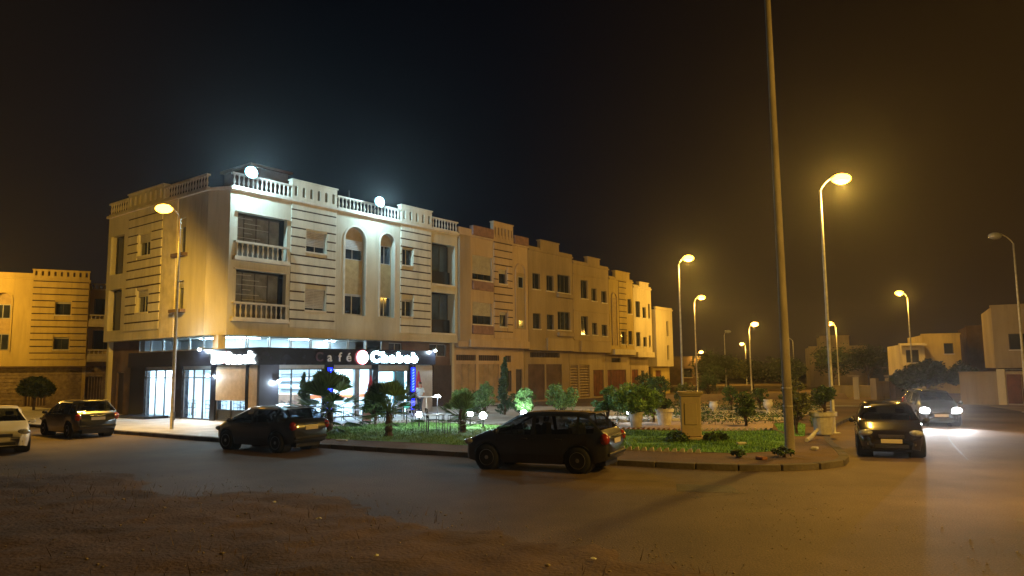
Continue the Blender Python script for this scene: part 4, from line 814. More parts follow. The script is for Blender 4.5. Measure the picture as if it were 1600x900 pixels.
# ================================================================ CARS
def car(label, loc, heading, paint, kind='hatch', L=3.95, W=1.68, H=1.46, group=None, lights=False, plate_front=True, cat='car'):
    rz = math.atan2(heading[1], heading[0]); t = thing('parked_car' if not lights else 'moving_car', label, cat, (*loc, 0), rz, group)
    pm = M[paint]; h2 = L/2; wb = L*.315; rw = .31; xf, xr = wb+.02, -wb+.04
    if kind == 'hatch':
        tx = [-h2, -h2+.05, -h2+.12, -h2+.2, -h2+.52, -h2+.85, -.1, .3, .5, 1.08, 1.3, h2-.3, h2-.12, h2-.03, h2]
        tz = [.72, .9, .98, 1.04, H-.08, H-.01, H, H-.03, H-.1, 1.0, .95, .82, .74, .64, .52]
        rwin = (-h2+.19, -h2+.53); wsh = (.44, 1.10); roofs = (-h2+.5, .46)
    elif kind == 'sedan':
        tx = [-h2, -h2+.06, -h2+.2, -h2+.75, -h2+1.25, -h2+1.6, -.1, .2, .42, 1.1, 1.32, h2-.35, h2-.12, h2-.03, h2]
        tz = [.72, .92, 1.0, 1.05, H-.1, H-.02, H, H-.03, H-.1, 1.0, .95, .82, .74, .64, .52]
        rwin = (-h2+.76, -h2+1.26); wsh = (.38, 1.12); roofs = (-h2+1.25, .4)
    else:  # tall people carrier
        tx = [-h2, -h2+.05, -h2+.1, -h2+.2, -h2+.4, -h2+.7, -.1, .5, .75, 1.35, 1.5, h2-.25, h2-.1, h2-.03, h2]
        tz = [.75, .95, 1.05, 1.15, H-.06, H, H, H-.03, H-.12, 1.08, 1.02, .9, .8, .68, .55]
        rwin = (-h2+.18, -h2+.42); wsh = (.7, 1.36); roofs = (-h2+.38, .72)
    top = lambda x: float(np.interp(x, tx, tz))
    wmax = lambda x: W/2*float(np.interp(x, [-h2, -h2+.06, -h2+.25, -h2+.7, 0, h2-.75, h2-.35, h2-.12, h2-.03, h2], [.74, .86, .95, .985, 1, .985, .94, .84, .72, .6]))
    belt0 = lambda x: float(np.interp(x, [-h2, -h2+.3, 0, 1.1, h2], [.98, .96, .90, .88, .6]))
    def belt(x): return min(belt0(x), top(x)-.035)
    def zb(x):
        z = float(np.interp(x, [-h2, -h2+.3, -h2+.5, h2-.5, h2-.2, h2], [.34, .26, .2, .2, .22, .26]))
        for xw in (xf, xr):
            d = abs(x-xw); r = rw+.06
            if d < r: z = max(z, rw+math.sqrt(r*r-d*d)*.98)
        return z
    xs_ = sorted(set([round(v, 3) for v in np.concatenate([np.linspace(-h2, -h2+.6, 13), np.linspace(-h2+.6, h2-.4, 62), np.linspace(h2-.4, h2, 10), [xf-rw-.06, xf+rw+.06, xr-rw-.06, xr+rw+.06, rwin[0], rwin[1], wsh[0], wsh[1]]])]))
    def ring(x):
        w = wmax(x); b_ = zb(x); tp = top(x); be = belt(x); hh = tp-be
        k = min(1, hh/.42); ww = w*(1-.02)
        wr = ww-(ww-W/2*.74)*k
        z1 = max(.42, b_+.015); z2 = max(.64, z1+.02); z2 = min(z2, be-.02); z1 = min(z1, z2-.01)
        return [(w*.93, b_), (w*.985, z1), (w, z2), (ww, be), (wr+.035*k, be+hh*.80), (wr-.04*k-.02, be+hh*.955), (wr*.55, tp-.004), (0, tp+.004)]
    rings = []
    for x in xs_:
        r = ring(x); rings.append([(x, y, z) for y, z in r]+[(x, -y, z) for y, z in r[-2::-1]])
    nr = len(rings[0]); parts = {}
    def face(key, quad): parts.setdefault(key, []).append(quad)
    bp = (.02, -.06) if kind != 'sedan' else (.0, -.08)
    for i in range(len(xs_)-1):
        xm = (xs_[i]+xs_[i+1])/2; hh = top(xm)-belt(xm)
        for j in range(nr-1):
            jj = j if j < 7 else nr-2-j; key = 'body'
            side = 'L' if j < 7 else 'R'
            if jj == 3 and hh > .13 and rwin[0]+.16 < xm < wsh[1]-.16:
                if not (bp[1] < xm < bp[0]) and not (kind != 'sedan' and -h2+.72 < xm < -h2+.80): key = 'side_window'+side+('F' if xm > bp[0] else 'B')
            if jj >= 5 and wsh[0] < xm < wsh[1]: key = 'windscreen'
            if jj >= 5 and rwin[0] < xm < rwin[1]: key = 'rear_window'
            if jj in (1, 2) and bp[1] < xm < .95: key = 'door'+side+'F'
            if jj in (1, 2) and -wb+rw-.05 < xm <= bp[1]: key = 'door'+side+'B'
            a = [rings[i][j], rings[i+1][j], rings[i+1][j+1], rings[i][j+1]]; face(key, a)
    def build(key, name, m, par, smooth=True):
        V = {}; vs = []; fs = []
        for q in parts[key]:
            f = []
            for p in q:
                k = tuple(round(c, 4) for c in p)
                if k not in V: V[k] = len(vs); vs.append(p)
                if V[k] not in f: f.append(V[k])
            if len(f) > 2: fs.append(f)
        g = G(); g.add(vs, fs); return g.obj(name, m, par, smooth)
    for e in (0, -1):
        r = rings[e]; c = (r[0][0], 0, .5)
        for j in range(nr-1): face('body', [r[j], r[j+1], c, c])
        face('body', [r[-1], r[0], c, c])
    build('body', 'body', pm, t)
    for k in parts:
        if k.startswith('side_window'): build(k, 'side_window', M['cglass'], t)
        if k.startswith('door'):
            d = build(k, 'door', pm, t); s = 1 if k[4] == 'L' else -1; xh = .12 if k[5] == 'F' else -.78
            G().bbox(xh, xh+.17, s*(W/2-.005)-.02, s*(W/2-.005)+.03, .78, .81, .008).obj('handle', M['plastic'] if paint != 'whitec' else pm, d)
    build('windscreen', 'windscreen', M['cglass'], t); build('rear_window', 'rear_window', M['cglass'], t)
    G().box(-h2+.15, h2-.2, -W/2*.6, W/2*.6, .17, .5).obj('underbody', M['plastic'], t)
    # door and panel seams
    for s in (-1, 1):
        g = G()
        for xx in (bp[0]-.02, .95, -wb+rw-.05):
            g.add([(xx-.006, s*(wmax(xx)+.003), .3), (xx+.006, s*(wmax(xx)+.003), .3), (xx+.006, s*(wmax(xx)*.985+.004), belt(xx)), (xx-.006, s*(wmax(xx)*.985+.004), belt(xx))], [(0, 1, 2, 3)])
        g.obj('door_seam', M['plastic'], t)
    # wheels
    for xw in (xf, xr):
        for s in (-1, 1):
            yc = s*(W/2-.1); g = G()
            prof = [(.2, -.095), (.29, -.1), (rw, -.06), (rw, .06), (.29, .1), (.2, .095)]
            T = lambda px, py, pz, xw=xw, yc=yc: (xw+px, yc+pz, rw+py)
            q = G(T); q.lathe(prof, n=24); wh = q.obj('wheel', M['rubber'], t, smooth=True)
            q = G(T); q.lathe([(.195, s*.05), (.205, s*.092), (.19, s*.1), (.185, s*.07)] if s > 0 else [(.185, s*.07), (.19, s*.1), (.205, s*.092), (.195, s*.05)], n=24)
            for k in range(7):
                a = 6.2832*k/7; ca, sa = math.cos(a), math.sin(a)
                pts = [(.03, -.03), (.19, -.018), (.19, .018), (.03, .03)]
                q.add([(r*ca-o*sa, r*sa+o*ca, s*dz) for dz in (.075, .092) for r, o in pts], [(0, 1, 2, 3), (7, 6, 5, 4), (0, 4, 5, 1), (1, 5, 6, 2), (2, 6, 7, 3), (3, 7, 4, 0)])
            q.lathe([(.05, s*.06), (.05, s*.1), (.001, s*.102)], n=10); q.obj('rim', M['rim'], wh)
            q = G(T); q.lathe([(rw+.05, -.3*1), (rw+.05, .02)] if s > 0 else [(rw+.05, -.02), (rw+.05, .3)], n=20); q.obj('wheel_arch', M['plastic'], wh)
    # lamps
    for s in (-1, 1):
        y = s*W/2*.72; o = G().ell((h2-(.1 if lights else .15), y, .68), (.17, .19, .12 if lights else .09), 14, 8).obj('headlight', M['head'] if lights else M['lampglass'], t, True)
        if not lights:
            G().ell((h2-.08, y-s*.03, .675), (.06, .07, .055), 10, 6).obj('reflector', M['chrome'], o)
        z0 = .8 if kind != 'sedan' else .84
        o = G().ell((-h2+.1, s*W/2*.84, z0+(.02 if kind != 'van' else .1)), (.13, .12, .14 if kind != 'van' else .25), 14, 8).obj('tail_light', M['tail'], t, True)
        G().ell((-h2+.01, s*W/2*.80, z0+.05), (.045, .07, .04), 8, 6).obj('reflector', M['chrome'], o)
        m_ = G().ell((wsh[1]-.18, s*(W/2+.09), .97), (.07, .1, .075), 10, 6).obj('wing_mirror', pm if paint != 'bronze' else M['blackc'], t, True)
        G().tube([(wsh[1]-.16, s*(W/2-.05), .93), (wsh[1]-.17, s*(W/2+.04), .95)], .022, 6).obj('mirror_arm', M['plastic'], m_)
        G().box(h2-.09, h2-.03, s*W/2*.62-.06, s*W/2*.62+.06, .36, .42).obj('fog_lamp', M['lampglass'], t)
    g = G(); g.bbox(h2-.05, h2+.015, -.32, .32, .55, .64, .01); gr = g.obj('grille', M['plastic'], t)
    for k in range(3): G().box(h2+.012, h2+.022, -.3, .3, .565+k*.027, .572+k*.027).obj('grille_bar', M['chrome'], gr)
    G().bbox(h2-.06, h2+.01, -.42, .42, .28, .39, .015).obj('air_intake', M['plastic'], t)
    G().bbox(-h2-.03, -h2+.08, -W/2*.82, W/2*.82, .42, .5, .02).obj('rear_bumper_strip', M['plastic'] if kind != 'van' else M['chrome'], t)
    G().bbox(-h2-.005, -h2+.04, -.3, .3, .86, .885, .008).obj('boot_trim', M['chrome'], t)
    G().box(-h2-.018, -h2-.004, -.26, .26, .70, .815).obj('number_plate', M['plate'], t)
    G().box(h2+.012, h2+.024, -.26, .26, .42, .53).obj('number_plate', M['plate'], t)
    G().tube([(-.3, 0, H), (-.48, 0, H+.16)], .006, 5).obj('aerial', M['plastic'], t)
    if kind != 'sedan': G().bbox(-h2+.36, -h2+.56, -W/2*.62, W/2*.62, H-.055, H-.025, .01).obj('spoiler', pm, t)
    g = G()
    for sy in (-.36, .36): g.bbox(.0, .14, sy-.23, sy+.23, .45, 1.12, .05); g.bbox(.02, .12, sy-.12, sy+.12, 1.14, 1.28, .03); g.bbox(.0, .5, sy-.24, sy+.24, .4, .55, .04)
    g.bbox(-.95, -.82, -.6, .6, .45, 1.05, .05); g.obj('seats', M['seat'], t)
    g = G(); g.bbox(.8, 1.15, -.66, .66, .6, .9, .05); g.obj('dashboard', M['seat'], t)
    g = G(); P = [(.66+.05*math.sin(6.2832*k/16), .36+.18*math.cos(6.2832*k/16), .93+.17*math.sin(6.2832*k/16)) for k in range(17)]; g.tube(P, .014, 5); g.obj('steering_wheel', M['plastic'], t)
    if lights:
        for s in (-1, 1):
            l = bpy.data.lights.new('beam', 'SPOT'); l.energy = 1200; l.color = (.92, .95, 1); l.spot_size = R(75); l.spot_blend = .9; l.shadow_soft_size = .08
            lo = link(bpy.data.objects.new('headlight_beam', l), t); lo.location = (h2+.06, s*W/2*.72, .68); lo.rotation_euler = (R(79), 0, R(-90))
    return t
car('white sedan cut by the left edge, nose towards the café', (-17.4, 25.3), (.62, -.785), 'whitec', 'sedan', 4.3, 1.72, 1.47)
car('dark tall hatchback parked by the pavement left of the lamp, chrome rear bumper', (-17.95, 31.0), (-.78, .63), 'blackc', 'hatch', 3.9, 1.68, 1.48)
car('dark blue hatchback parked in front of the café shutters', (-7.95, 24.7), (-.86, .51), 'navy', 'hatch', 3.7, 1.66, 1.42)
car('near black hatchback parked at the lawn edge, largest car in the picture', (.78, 19.3), (-.915, .403), 'navy', 'hatch', 3.85, 1.68, 1.45)
car('dark bronze car facing the camera at the garden corner, lights off', (11.0, 22.2), (-.40, -.915), 'bronze', 'hatch', 3.9, 1.7, 1.44)
car('oncoming car with both headlights glaring, behind the bronze car', (18.15, 32.7), (-.3, -.954), 'blackc', 'van', 3.8, 1.62, 1.5, lights=True)
# ================================================================ PLANTS
nrng = np.random.default_rng(11)
def leaves(centers, radii, per, size, m, name, parent, flat=1.0, up=0.0):
    """small leaf quads in clumps round many centres"""
    C = np.repeat(np.array(centers, float), per, 0); Rr = np.repeat(np.array(radii, float), per, 0); n = len(C)
    d = nrng.normal(size=(n, 3)); d /= np.linalg.norm(d, axis=1)[:, None]; rad = nrng.uniform(.25, 1, n)**.5
    P = C+d*Rr*rad[:, None]
    a = nrng.normal(size=(n, 3)); a[:, 2] = a[:, 2]*.6+up; a /= np.linalg.norm(a, axis=1)[:, None]
    b = np.cross(a, nrng.normal(size=(n, 3))); b /= np.linalg.norm(b, axis=1)[:, None]
    s = size*nrng.uniform(.6, 1.4, n)[:, None]
    V = np.stack([P-a*s, P+b*s*.42, P+a*s, P-b*s*.42], 1).reshape(-1, 3)
    F = np.arange(n*4).reshape(-1, 4)
    me = bpy.data.meshes.new(name); me.from_pydata(V.tolist(), [], F.tolist()); me.materials.append(m)
    return link(bpy.data.objects.new(name, me), parent)
def bush(x, y, h, w, label, m='leaf', cat='bush', group=None, trunk=.18, z0=.14, seed=0, n=24, name='bush', per=110, size=.06, shape='round', crown_name='crown'):
    r = random.Random(seed+int(x*100)); t = thing(name, label, cat, (x, y, z0), 0, group)
    cs = []; rr = []
    if shape == 'round': n = int(n*1.5); per = int(per*.72)
    for k in range(n):
        f = (k+.5)/n
        if shape == 'cone': z = trunk+(h-trunk)*f; R_ = w/2*(1-f)**.7*.9+.04; a = r.uniform(0, 6.28); cs.append((math.cos(a)*R_*.45, math.sin(a)*R_*.45, z)); rr.append((R_*.75, R_*.75, (h-trunk)/n*1.6))
        else:
            a = r.uniform(0, 6.28); el = r.uniform(-.7, 1.0); q = math.sqrt(max(0, 1-el*el*.8)); R_ = w/2*.78*r.uniform(.25, 1.2)
            cz = trunk+(h-trunk)*.5; cs.append((math.cos(a)*R_*q, math.sin(a)*R_*q, cz+el*(h-trunk)*.34)); s = w*r.uniform(.08, .2); rr.append((s, s*r.uniform(.6, 1), s*r.uniform(.6, 1.5)))
    g = G(); g.tube([(0, 0, -.05), (r.uniform(-.04, .04), 0, trunk), (r.uniform(-.08, .08), r.uniform(-.05, .05), trunk+(h-trunk)*.5)], [.05+w*.02, .04+w*.012, .02], 8)
    tr = g.obj('trunk', M['bark'], t, True)
    for k in range(0, len(cs), 2):
        c = cs[k]; G().tube([(0, 0, trunk*.8), (c[0]*.4, c[1]*.4, trunk+(c[2]-trunk)*.6), c], [.025, .015, .006], 5).obj('branch', M['bark'], tr)
    leaves(cs, rr, per, size, M[m], crown_name, t); return t
def fan_palm(x, y, trunk, spread, label, nf=34, z0=.14, seed=1, m='palm'):
    r = random.Random(seed); t = thing('fan_palm', label, 'palm', (x, y, z0), 0, 'fan palms on the lawn')
    g = G(); pts = []; rad = []
    for k in range(9): pts.append((0, 0, -.05+trunk*k/8)); rad.append((.16 if k % 2 else .125)*(1-.25*k/8)+(.05 if k == 0 else 0))
    tr = g.tube(pts, rad, 10).obj('trunk', M['bark'], t)
    g = G()
    for k in range(60):
        a = r.uniform(0, 6.28); z = r.uniform(.1, trunk); g.add([(.12*math.cos(a-.25), .12*math.sin(a-.25), z), (.12*math.cos(a+.25), .12*math.sin(a+.25), z), (.23*math.cos(a), .23*math.sin(a), z+.13)], [(0, 1, 2)])
    g.obj('bark_scales', M['bark'], tr)
    for k in range(nf):
        a = k*2.399+r.uniform(-.2, .2); el = R(r.uniform(-22, 60)) if k > nf*.35 else R(r.uniform(50, 88)); l = spread*r.uniform(.42, .58)
        dx, dy = math.cos(a), math.sin(a); d = Vector((dx*math.cos(el), dy*math.cos(el), math.sin(el))); b0 = Vector((0, 0, trunk))
        e = b0+d*l+Vector((0, 0, -.12*l*l)); g = G(); g.tube([b0, b0+d*l*.5, e], [.018, .012, .008], 4)
        fd = (d+Vector((0, 0, -.02))).normalized(); sd = fd.cross(Vector((0, 0, 1))).normalized() if abs(fd.z) < .95 else Vector((1, 0, 0)); up = sd.cross(fd)
        fl = spread*r.uniform(.24, .36); nl = 15
        for q in range(nl):
            th = R(-62+124*q/(nl-1)); ld = fd*math.cos(th)+sd*math.sin(th)+up*(.16*math.cos(th*2)); tip = e+ld*fl*(1-.15*abs(th)/1.36)+Vector((0, 0, -.1*fl*abs(r.gauss(.6, .6))))
            w = (sd*math.cos(th)-fd*math.sin(th))*fl*.058; mid = e+ld*fl*.55
            g.add([tuple(e), tuple(mid-w), tuple(tip), tuple(mid+w)], [(0, 1, 2, 3)])
        g.obj('frond', M[m], t)
    return t
fan_palm(-7.15, 29.3, .85, 2.25, 'broad fan palm with dark trunk left on the lawn, before the café windows', nf=50, seed=3)
fan_palm(-4.55, 27.5, .85, 1.75, 'fan palm with thin leaning fronds, second on the left lawn, near the lawn front', nf=38, seed=5)
fan_palm(-1.95, 28.9, .5, 1.3, 'small young fan palm beside the garden chairs', nf=36, seed=8)
bush(-9.45, 33.9, 2.25, .75, 'narrow dark cypress shrub in front of the café window', 'cyp', 'cypress', shape='cone', trunk=.2, n=14, seed=2, name='cypress', per=150, size=.07, z0=.13)
bush(-.45, 40.5, 2.9, 1.0, 'slender cypress in front of the peach house gates', 'cyp', 'cypress', shape='cone', trunk=.2, n=16, seed=4, name='cypress', per=150, size=.08)
bush(-2.45, 37.5, 1.5, 1.5, 'rounded green bush behind the small fan palm', 'leaf', seed=5)
bush(-1.45, 38.5, 1.9, 1.15, 'light green upright bush left of the slender cypress', 'leaf', seed=6, per=140)
bush(.35, 37.5, 1.3, 1.5, 'dim green bush right of the slender cypress', 'leafd', seed=7)
bush(.5, 33.0, 1.75, .9, 'lit green upright bush behind the windscreen of the near hatchback', 'leaf', seed=8, per=130)
bush(2.35, 36.8, 1.8, 1.75, 'round green bush over the roof of the near hatchback', 'leaf', seed=9, n=22)
bush(-6.1, 33.3, 1.5, 1.2, 'dark low palm-like shrub between the two palms', 'leafd', seed=10, size=.09)
bush(-2.0, 42.2, 1.1, 1.6, 'low bush left of the lamp globes behind the tables', 'leafd', seed=12)
def pot(x, y, r, h, label, plant, z0=.14):
    t = thing('plant_pot', label, 'plant pot', (x, y, z0), rnd.uniform(0, 3), 'white garden pots')
    G().lathe([(r*.68, 0), (r*.72, .03), (r*.95, h*.82), (r*1.1, h*.82), (r*1.12, h), (r*.98, h), (r*.9, h*.85), (.01, h*.85)], n=20).obj('bowl', M['pot'], t, False)
    G().lathe([(r*.93, h*.84), (r*.5, h*.9), (.01, h*.9)], n=14).obj('potting_soil', M['soil'], t); return t
pot(5.0, 30.6, .3, .62, 'white pot under the large pale green bush right of the hatchback', 0); bush(5.0, 30.6, 1.2, 2.0, 'large pale green bush with short stem growing over its white pot', 'leaf', seed=13, n=40, z0=.62, trunk=.0, per=150, size=.07)
bush(4.0, 32.0, 1.75, 1.2, 'bright lit green bush touching the left side of the potted bush', 'leaf', seed=14, n=20, per=130)
bush(6.2, 33.3, 1.6, 1.4, 'dark green bush right of the large potted bush', 'leafd', seed=31, n=20)
pot(6.35, 31.6, .36, .68, 'white pot lit blue on its left side, between bush and plinth', 0); bush(6.35, 31.6, .5, .8, 'low leafy plant in the blue-lit white pot', 'leafd', seed=15, n=8, z0=.75, trunk=.08)
pot(10.95, 26.6, .42, .78, 'wide white pot with thick rim at the garden corner beside the lamp pole', 0)
bush(11.05, 26.7, 1.0, .95, 'dark heart-shaped topiary in the wide white pot', 'leafd', seed=16, n=18, z0=.85, trunk=.2, per=160, size=.045)
bush(10.1, 26.9, 2.1, 1.0, 'tall loose olive-green shrub right behind the concrete pole', 'leafy', seed=17, n=22, per=80, size=.06)
bush(9.45, 30.6, 1.5, .9, 'dim olive bush left of the concrete pole', 'leafd', seed=18)
bush(9.2, 40.4, 1.7, 1.1, 'yellowish leafy small tree between the white pots', 'leafy', 'small tree', seed=19, trunk=.5, n=16, name='small_tree')
bush(8.1, 41.5, 2.1, 1.5, 'olive leafed small tree right of the plinth', 'leafd', 'small tree', seed=20, trunk=.6, n=20, name='small_tree')
bush(12.9, 33.8, 1.3, 1.3, 'orange-lit loose bush behind the wide pot', 'leafy', seed=21)
for k, (x, y, r_, l) in enumerate([(12.2, 42.0, .55, 'clipped ball shrub left of the yellowish small tree'), (13.9, 42.3, .5, 'clipped ball shrub right of the yellowish small tree'), (15.4, 42.0, .5, 'clipped ball shrub nearest the concrete pole, on the far beds')]):
    bush(x, y, r_*2+.3, r_*2, l, 'leafd', 'ball shrub', 'clipped ball shrubs on the far beds', trunk=.35, seed=40+k, n=14, name='ball_shrub', per=120, size=.05)
for k, (x, y, l) in enumerate([(10.35, 38.8, 'leftmost small white urn on the pale gravel'), (11.85, 38.2, 'middle small white urn on the pale gravel, tallest'), (13.1, 38.6, 'rightmost small white urn on the pale gravel')]):
    t = thing('white_urn', l, 'urn', (x, y, .145), 0, 'white urns on the pale gravel'); s = (.85, 1.05, .95)[k]
    G().lathe([(.2*s, 0), (.2*s, .05), (.09*s, .1), (.08*s, .25*s), (.24*s, .42*s), (.27*s, .6*s), (.2*s, .68*s), (.24*s, .74*s), (.24*s, .78*s), (.01, .7*s)], n=16).obj('bowl', M['pot'], t, True)
    G().lathe([(.23*s, .72*s), (.1*s, .8*s), (.01, .82*s)], n=10).obj('potting_soil', M['soil'], t)
# rows of low clipped hedge and white stone borders in the back of the garden
def hedge(P, h, w, label, m='leafd'):
    t = thing('low_hedge', label, 'hedge', (P[0][0], P[0][1], .14), 0, 'low hedges in the back of the garden'); rsx = resample(catmull(P, .3), .22)
    cs = [(p.x-P[0][0]+rnd.uniform(-.04, .04), p.y-P[0][1]+rnd.uniform(-.05, .05), h*rnd.uniform(.4, .62)) for p in rsx]
    leaves(cs, [(.2, w/2, h*.5)]*len(cs), 42, .05, M[m], 'foliage', t)
    for p in rsx[::4]: G().tube([(p.x-P[0][0], p.y-P[0][1], -.02), (p.x-P[0][0], p.y-P[0][1], h*.6)], .012, 4).obj('stem', M['bark'], t)
hedge([(2.0, 29.7), (3.2, 30.6), (4.4, 31.2)], .38, .5, 'short hedge right behind the near hatchback tail')
hedge([(7.6, 31.6), (9.6, 31.7), (11.4, 32.2)], .42, .5, 'low hedge behind the right lawn, nearest hedge row')
hedge([(7.0, 35.4), (10, 35.2), (13.2, 35.5)], .35, .6, 'low dark hedge in front of the white urns')
hedge([(5.2, 37.3), (8.0, 37.8), (10, 38)], .35, .5, 'low hedge behind the plinth')
hedge([(5.8, 41), (9, 41.6), (16.8, 41)], .4, .6, 'long hedge in front of the clipped ball shrubs')
hedge([(6.5, 44.8), (12, 45.3), (18.5, 44.6)], .45, .6, 'farthest hedge row along the back of the garden')
hedge([(11.9, 29.7), (12.7, 31.6), (13.6, 33.5)], .35, .4, 'hedge along the right kerb beside the bronze car')
def border(P, label):
    t = thing('stone_border', label, 'border', (0, 0, 0), 0, 'white stone borders in the back of the garden'); rsx = resample(catmull(P, .3), .5)
    for a, b in zip(rsx[:-1], rsx[1:]):
        c = (a+b)/2; d = b-a; inst('border_stone', bst, t, (c.x, c.y, .14+rnd.uniform(-.01, .01)), math.atan2(d.y, d.x)+rnd.uniform(-.03, .03))
bst = mesh_of(G().bbox(-.235, .235, -.12, .12, -.02, .13, .03), 'border_stone', M['wh_kerb'])
border([(4.6, 33.6), (7.5, 34.1), (10, 33.9), (13.0, 33.9)], 'white border of the nearest bed behind the gravel path')
border([(2.6, 35.6), (5, 36.3), (8, 36.6), (13.6, 36.3)], 'white border in front of the white urns')
border([(3, 38.6), (6, 39.4), (10, 39.8), (15.8, 39.6)], 'white border behind the white urns')
border([(3.4, 42.6), (8, 43.3), (17.6, 42.9)], 'farthest white border before the back hedge')
border([(2.2, 31.2), (3.4, 32.0), (4.4, 32.2)], 'short white border under the bright lit bush')
# trees beyond the garden
def tree(x, y, h, w, label, m='treel', z0=0, seed=0, n=34, per=90, size=.16, trunk=None):
    return bush(x, y, h, w, label, m, 'tree', 'trees beyond the garden', trunk=trunk or h*.3, z0=z0, seed=seed, n=n, name='tree', per=per, size=size)
tree(22.6, 84, 4.4, 5.2, 'faint tree right of the last houses, under the low far lamp', seed=50)
tree(25.6, 89, 3.8, 4.4, 'faint tree left of the stacked lamp pair', seed=51, m='leafy')
tree(30.4, 57.5, 2.3, 2.6, 'dark round tree in front of the pale stepped house', seed=52, n=40)
tree(33.2, 60, 2.9, 3.2, 'largest dark tree before the pale stepped house', seed=53, n=44)
tree(35.6, 59, 2.6, 2.6, 'dark tree between stepped house and red gate', seed=54)
tree(30.5, 84, 3.6, 4.6, 'dim tree behind the urns and gravel, beyond the far bank', seed=55)
tree(36.8, 86, 4.8, 5.2, 'dim tree left of the faint far house', seed=56)
tree(43.8, 92, 5, 6, 'dim tree right of the faint far house', seed=57)
tree(30.8, 96, 3.4, 5, 'farthest tree left of the stacked lamp pair', seed=58)
tree(20.4, 76.5, 3.0, 2.4, 'dark tree beside the last house of the row', seed=59)
bush(17.2, 66, 2.2, 2.2, 'dark shrub at the foot of the narrow bright house', 'leafd', seed=60, z0=0)
bush(10.8, 61.5, 2.4, 1.8, 'dark shrub before the rust brown gate of the row', 'leafd', seed=61, z0=0)
tree(-25.9, 50.2, 3.6, 2.2, 'thin street tree in front of the dark shop doors, left', seed=62, trunk=1.7, n=14, size=.1)
tree(-32.9, 51.5, 2.3, 2.2, 'bushy street tree before the barred gate, far left', seed=63, trunk=1.0)
tree(-34.6, 47.5, 1.6, 2.4, 'low dark shrub tree behind the white sedan', seed=64, trunk=.4)

# ================================================================ GARDEN FURNITURE
def globe(x, y, h, label, r=.13, e=110):
    t = thing('globe_lamp', label, 'garden lamp', (x, y, .145), 0, 'white globe lamps in the garden')
    G().lathe([(.09, 0), (.09, .02), (.035, .04), (.03, h-.05), (.07, h-.02), (.07, h)], n=10).obj('post', M['dframe'], t)
    G().ell((0, 0, h+r*.85), (r, r, r), 14, 10).obj('globe', M['globe'], t, True)
    l = bpy.data.lights.new('globe', 'POINT'); l.energy = e; l.color = (.75, .92, 1); l.shadow_soft_size = r; lo = link(bpy.data.objects.new('globe_light', l), t); lo.location = (0, 0, h+r*.85)
    # the bulb sits inside the globe, so the globe itself must not block it
    for o in t.children:
        if o.name.startswith('globe') and o.type == 'MESH': o.visible_shadow = True
    lo.location = (0, -.0, h+r*2+.06)
globe(-3.95, 31.6, .42, 'leftmost white globe lamp on the lawn beside the iron chairs'); globe(-1.85, 32.4, .4, 'left globe lamp of the close pair behind the small palm'); globe(-1.25, 31.2, .36, 'right globe lamp of the close pair behind the small palm', .15)
globe(.45, 32.2, .42, 'globe lamp shining by the windscreen of the near hatchback'); globe(5.3, 34.4, .3, 'globe lamp low behind the tail of the near hatchback', .11)
t = thing('disc_lamp', 'slim post lamp with flat shining disc at the terrace end', 'garden lamp', (-3.95, 39.2, .14))
G().lathe([(.09, 0), (.03, .03), (.025, .98), (.05, 1.0)], n=10).obj('post', M['frame'], t); G().lathe([(.16, 1.0), (.17, 1.03), (.12, 1.1), (.02, 1.13)], n=16).obj('disc', M['globe'], t, True)
t = thing('bar_table', 'small white standing table behind the walking person', 'table', (-4.55, 39.4, .14)); G().lathe([(.25, 0), (.25, .02), (.04, .04), (.035, 1.0)], n=12).obj('stem', M['pot'], t); G().lathe([(.42, 1.0), (.43, 1.02), (.43, 1.04), (.01, 1.04)], n=20).obj('table_top', M['pot'], t)
def iron_chair(x, y, rz, label, m='chairm', z0=.145, name='garden_chair', group='metal chairs on the lawn'):
    t = thing(name, label, 'chair', (x, y, z0), rz, group); mm = M[m]
    for sx in (-.21, .21):
        G().tube([(sx, -.2, 0), (sx, -.19, .45)], .014, 6).obj('leg', mm, t); G().tube([(sx, .22, 0), (sx, .2, .45), (sx, .27, .88)], .014, 6).obj('leg', mm, t)
        G().tube([(sx, -.19, .45), (sx*1.08, -.18, .66), (sx*1.08, .22, .68)], .014, 6).obj('armrest', mm, t)
    G().bbox(-.23, .23, -.22, .22, .43, .465, .012).obj('seat', mm, t)
    b = G().tube([(-.21, .26, .86), (0, .29, .9), (.21, .26, .86)], .016, 6).obj('backrest', mm, t)
    for k in range(4): G().tube([(-.13+.087*k, .22, .5), (-.13+.087*k, .27, .87)], .009, 5).obj('back_slat', mm, b)
    return t
iron_chair(-3.65, 28.7, .3, 'dark metal chair on the lawn left of the glass table'); iron_chair(-3.15, 29.5, 1.9, 'dark metal chair behind the table on the lawn'); iron_chair(-2.25, 28.6, -1.7, 'dark metal chair on the lawn right of the table, next to the small palm')
def table(x, y, label, z0=.145, w=.36, m='dframe', name='garden_table', h=.72, group=None):
    t = thing(name, label, 'table', (x, y, z0), .2, group)
    for sx in (-1, 1):
        for sy in (-1, 1): G().tube([(sx*w*.85, sy*w*.85, 0), (sx*w*.8, sy*w*.8, h-.02)], .015, 6).obj('leg', M[m], t)
    G().bbox(-w, w, -w, w, h-.025, h, .01).obj('table_top', M['tabletop'], t); return t
table(-2.95, 28.5, 'small square table among the metal chairs on the lawn')
G0 = 'tables on the café terrace'; k = 0
spots = [(1.6, -6.0, 'terrace table nearest the dark pillar, left end'), (3.9, -5.7, 'terrace table behind the first palm crown'), (6.0, -6.2, 'terrace table between the palms'), (8.0, -5.6, 'terrace table under the second palm crown'), (5.1, -7.9, 'terrace table closest to the lawn edging')]
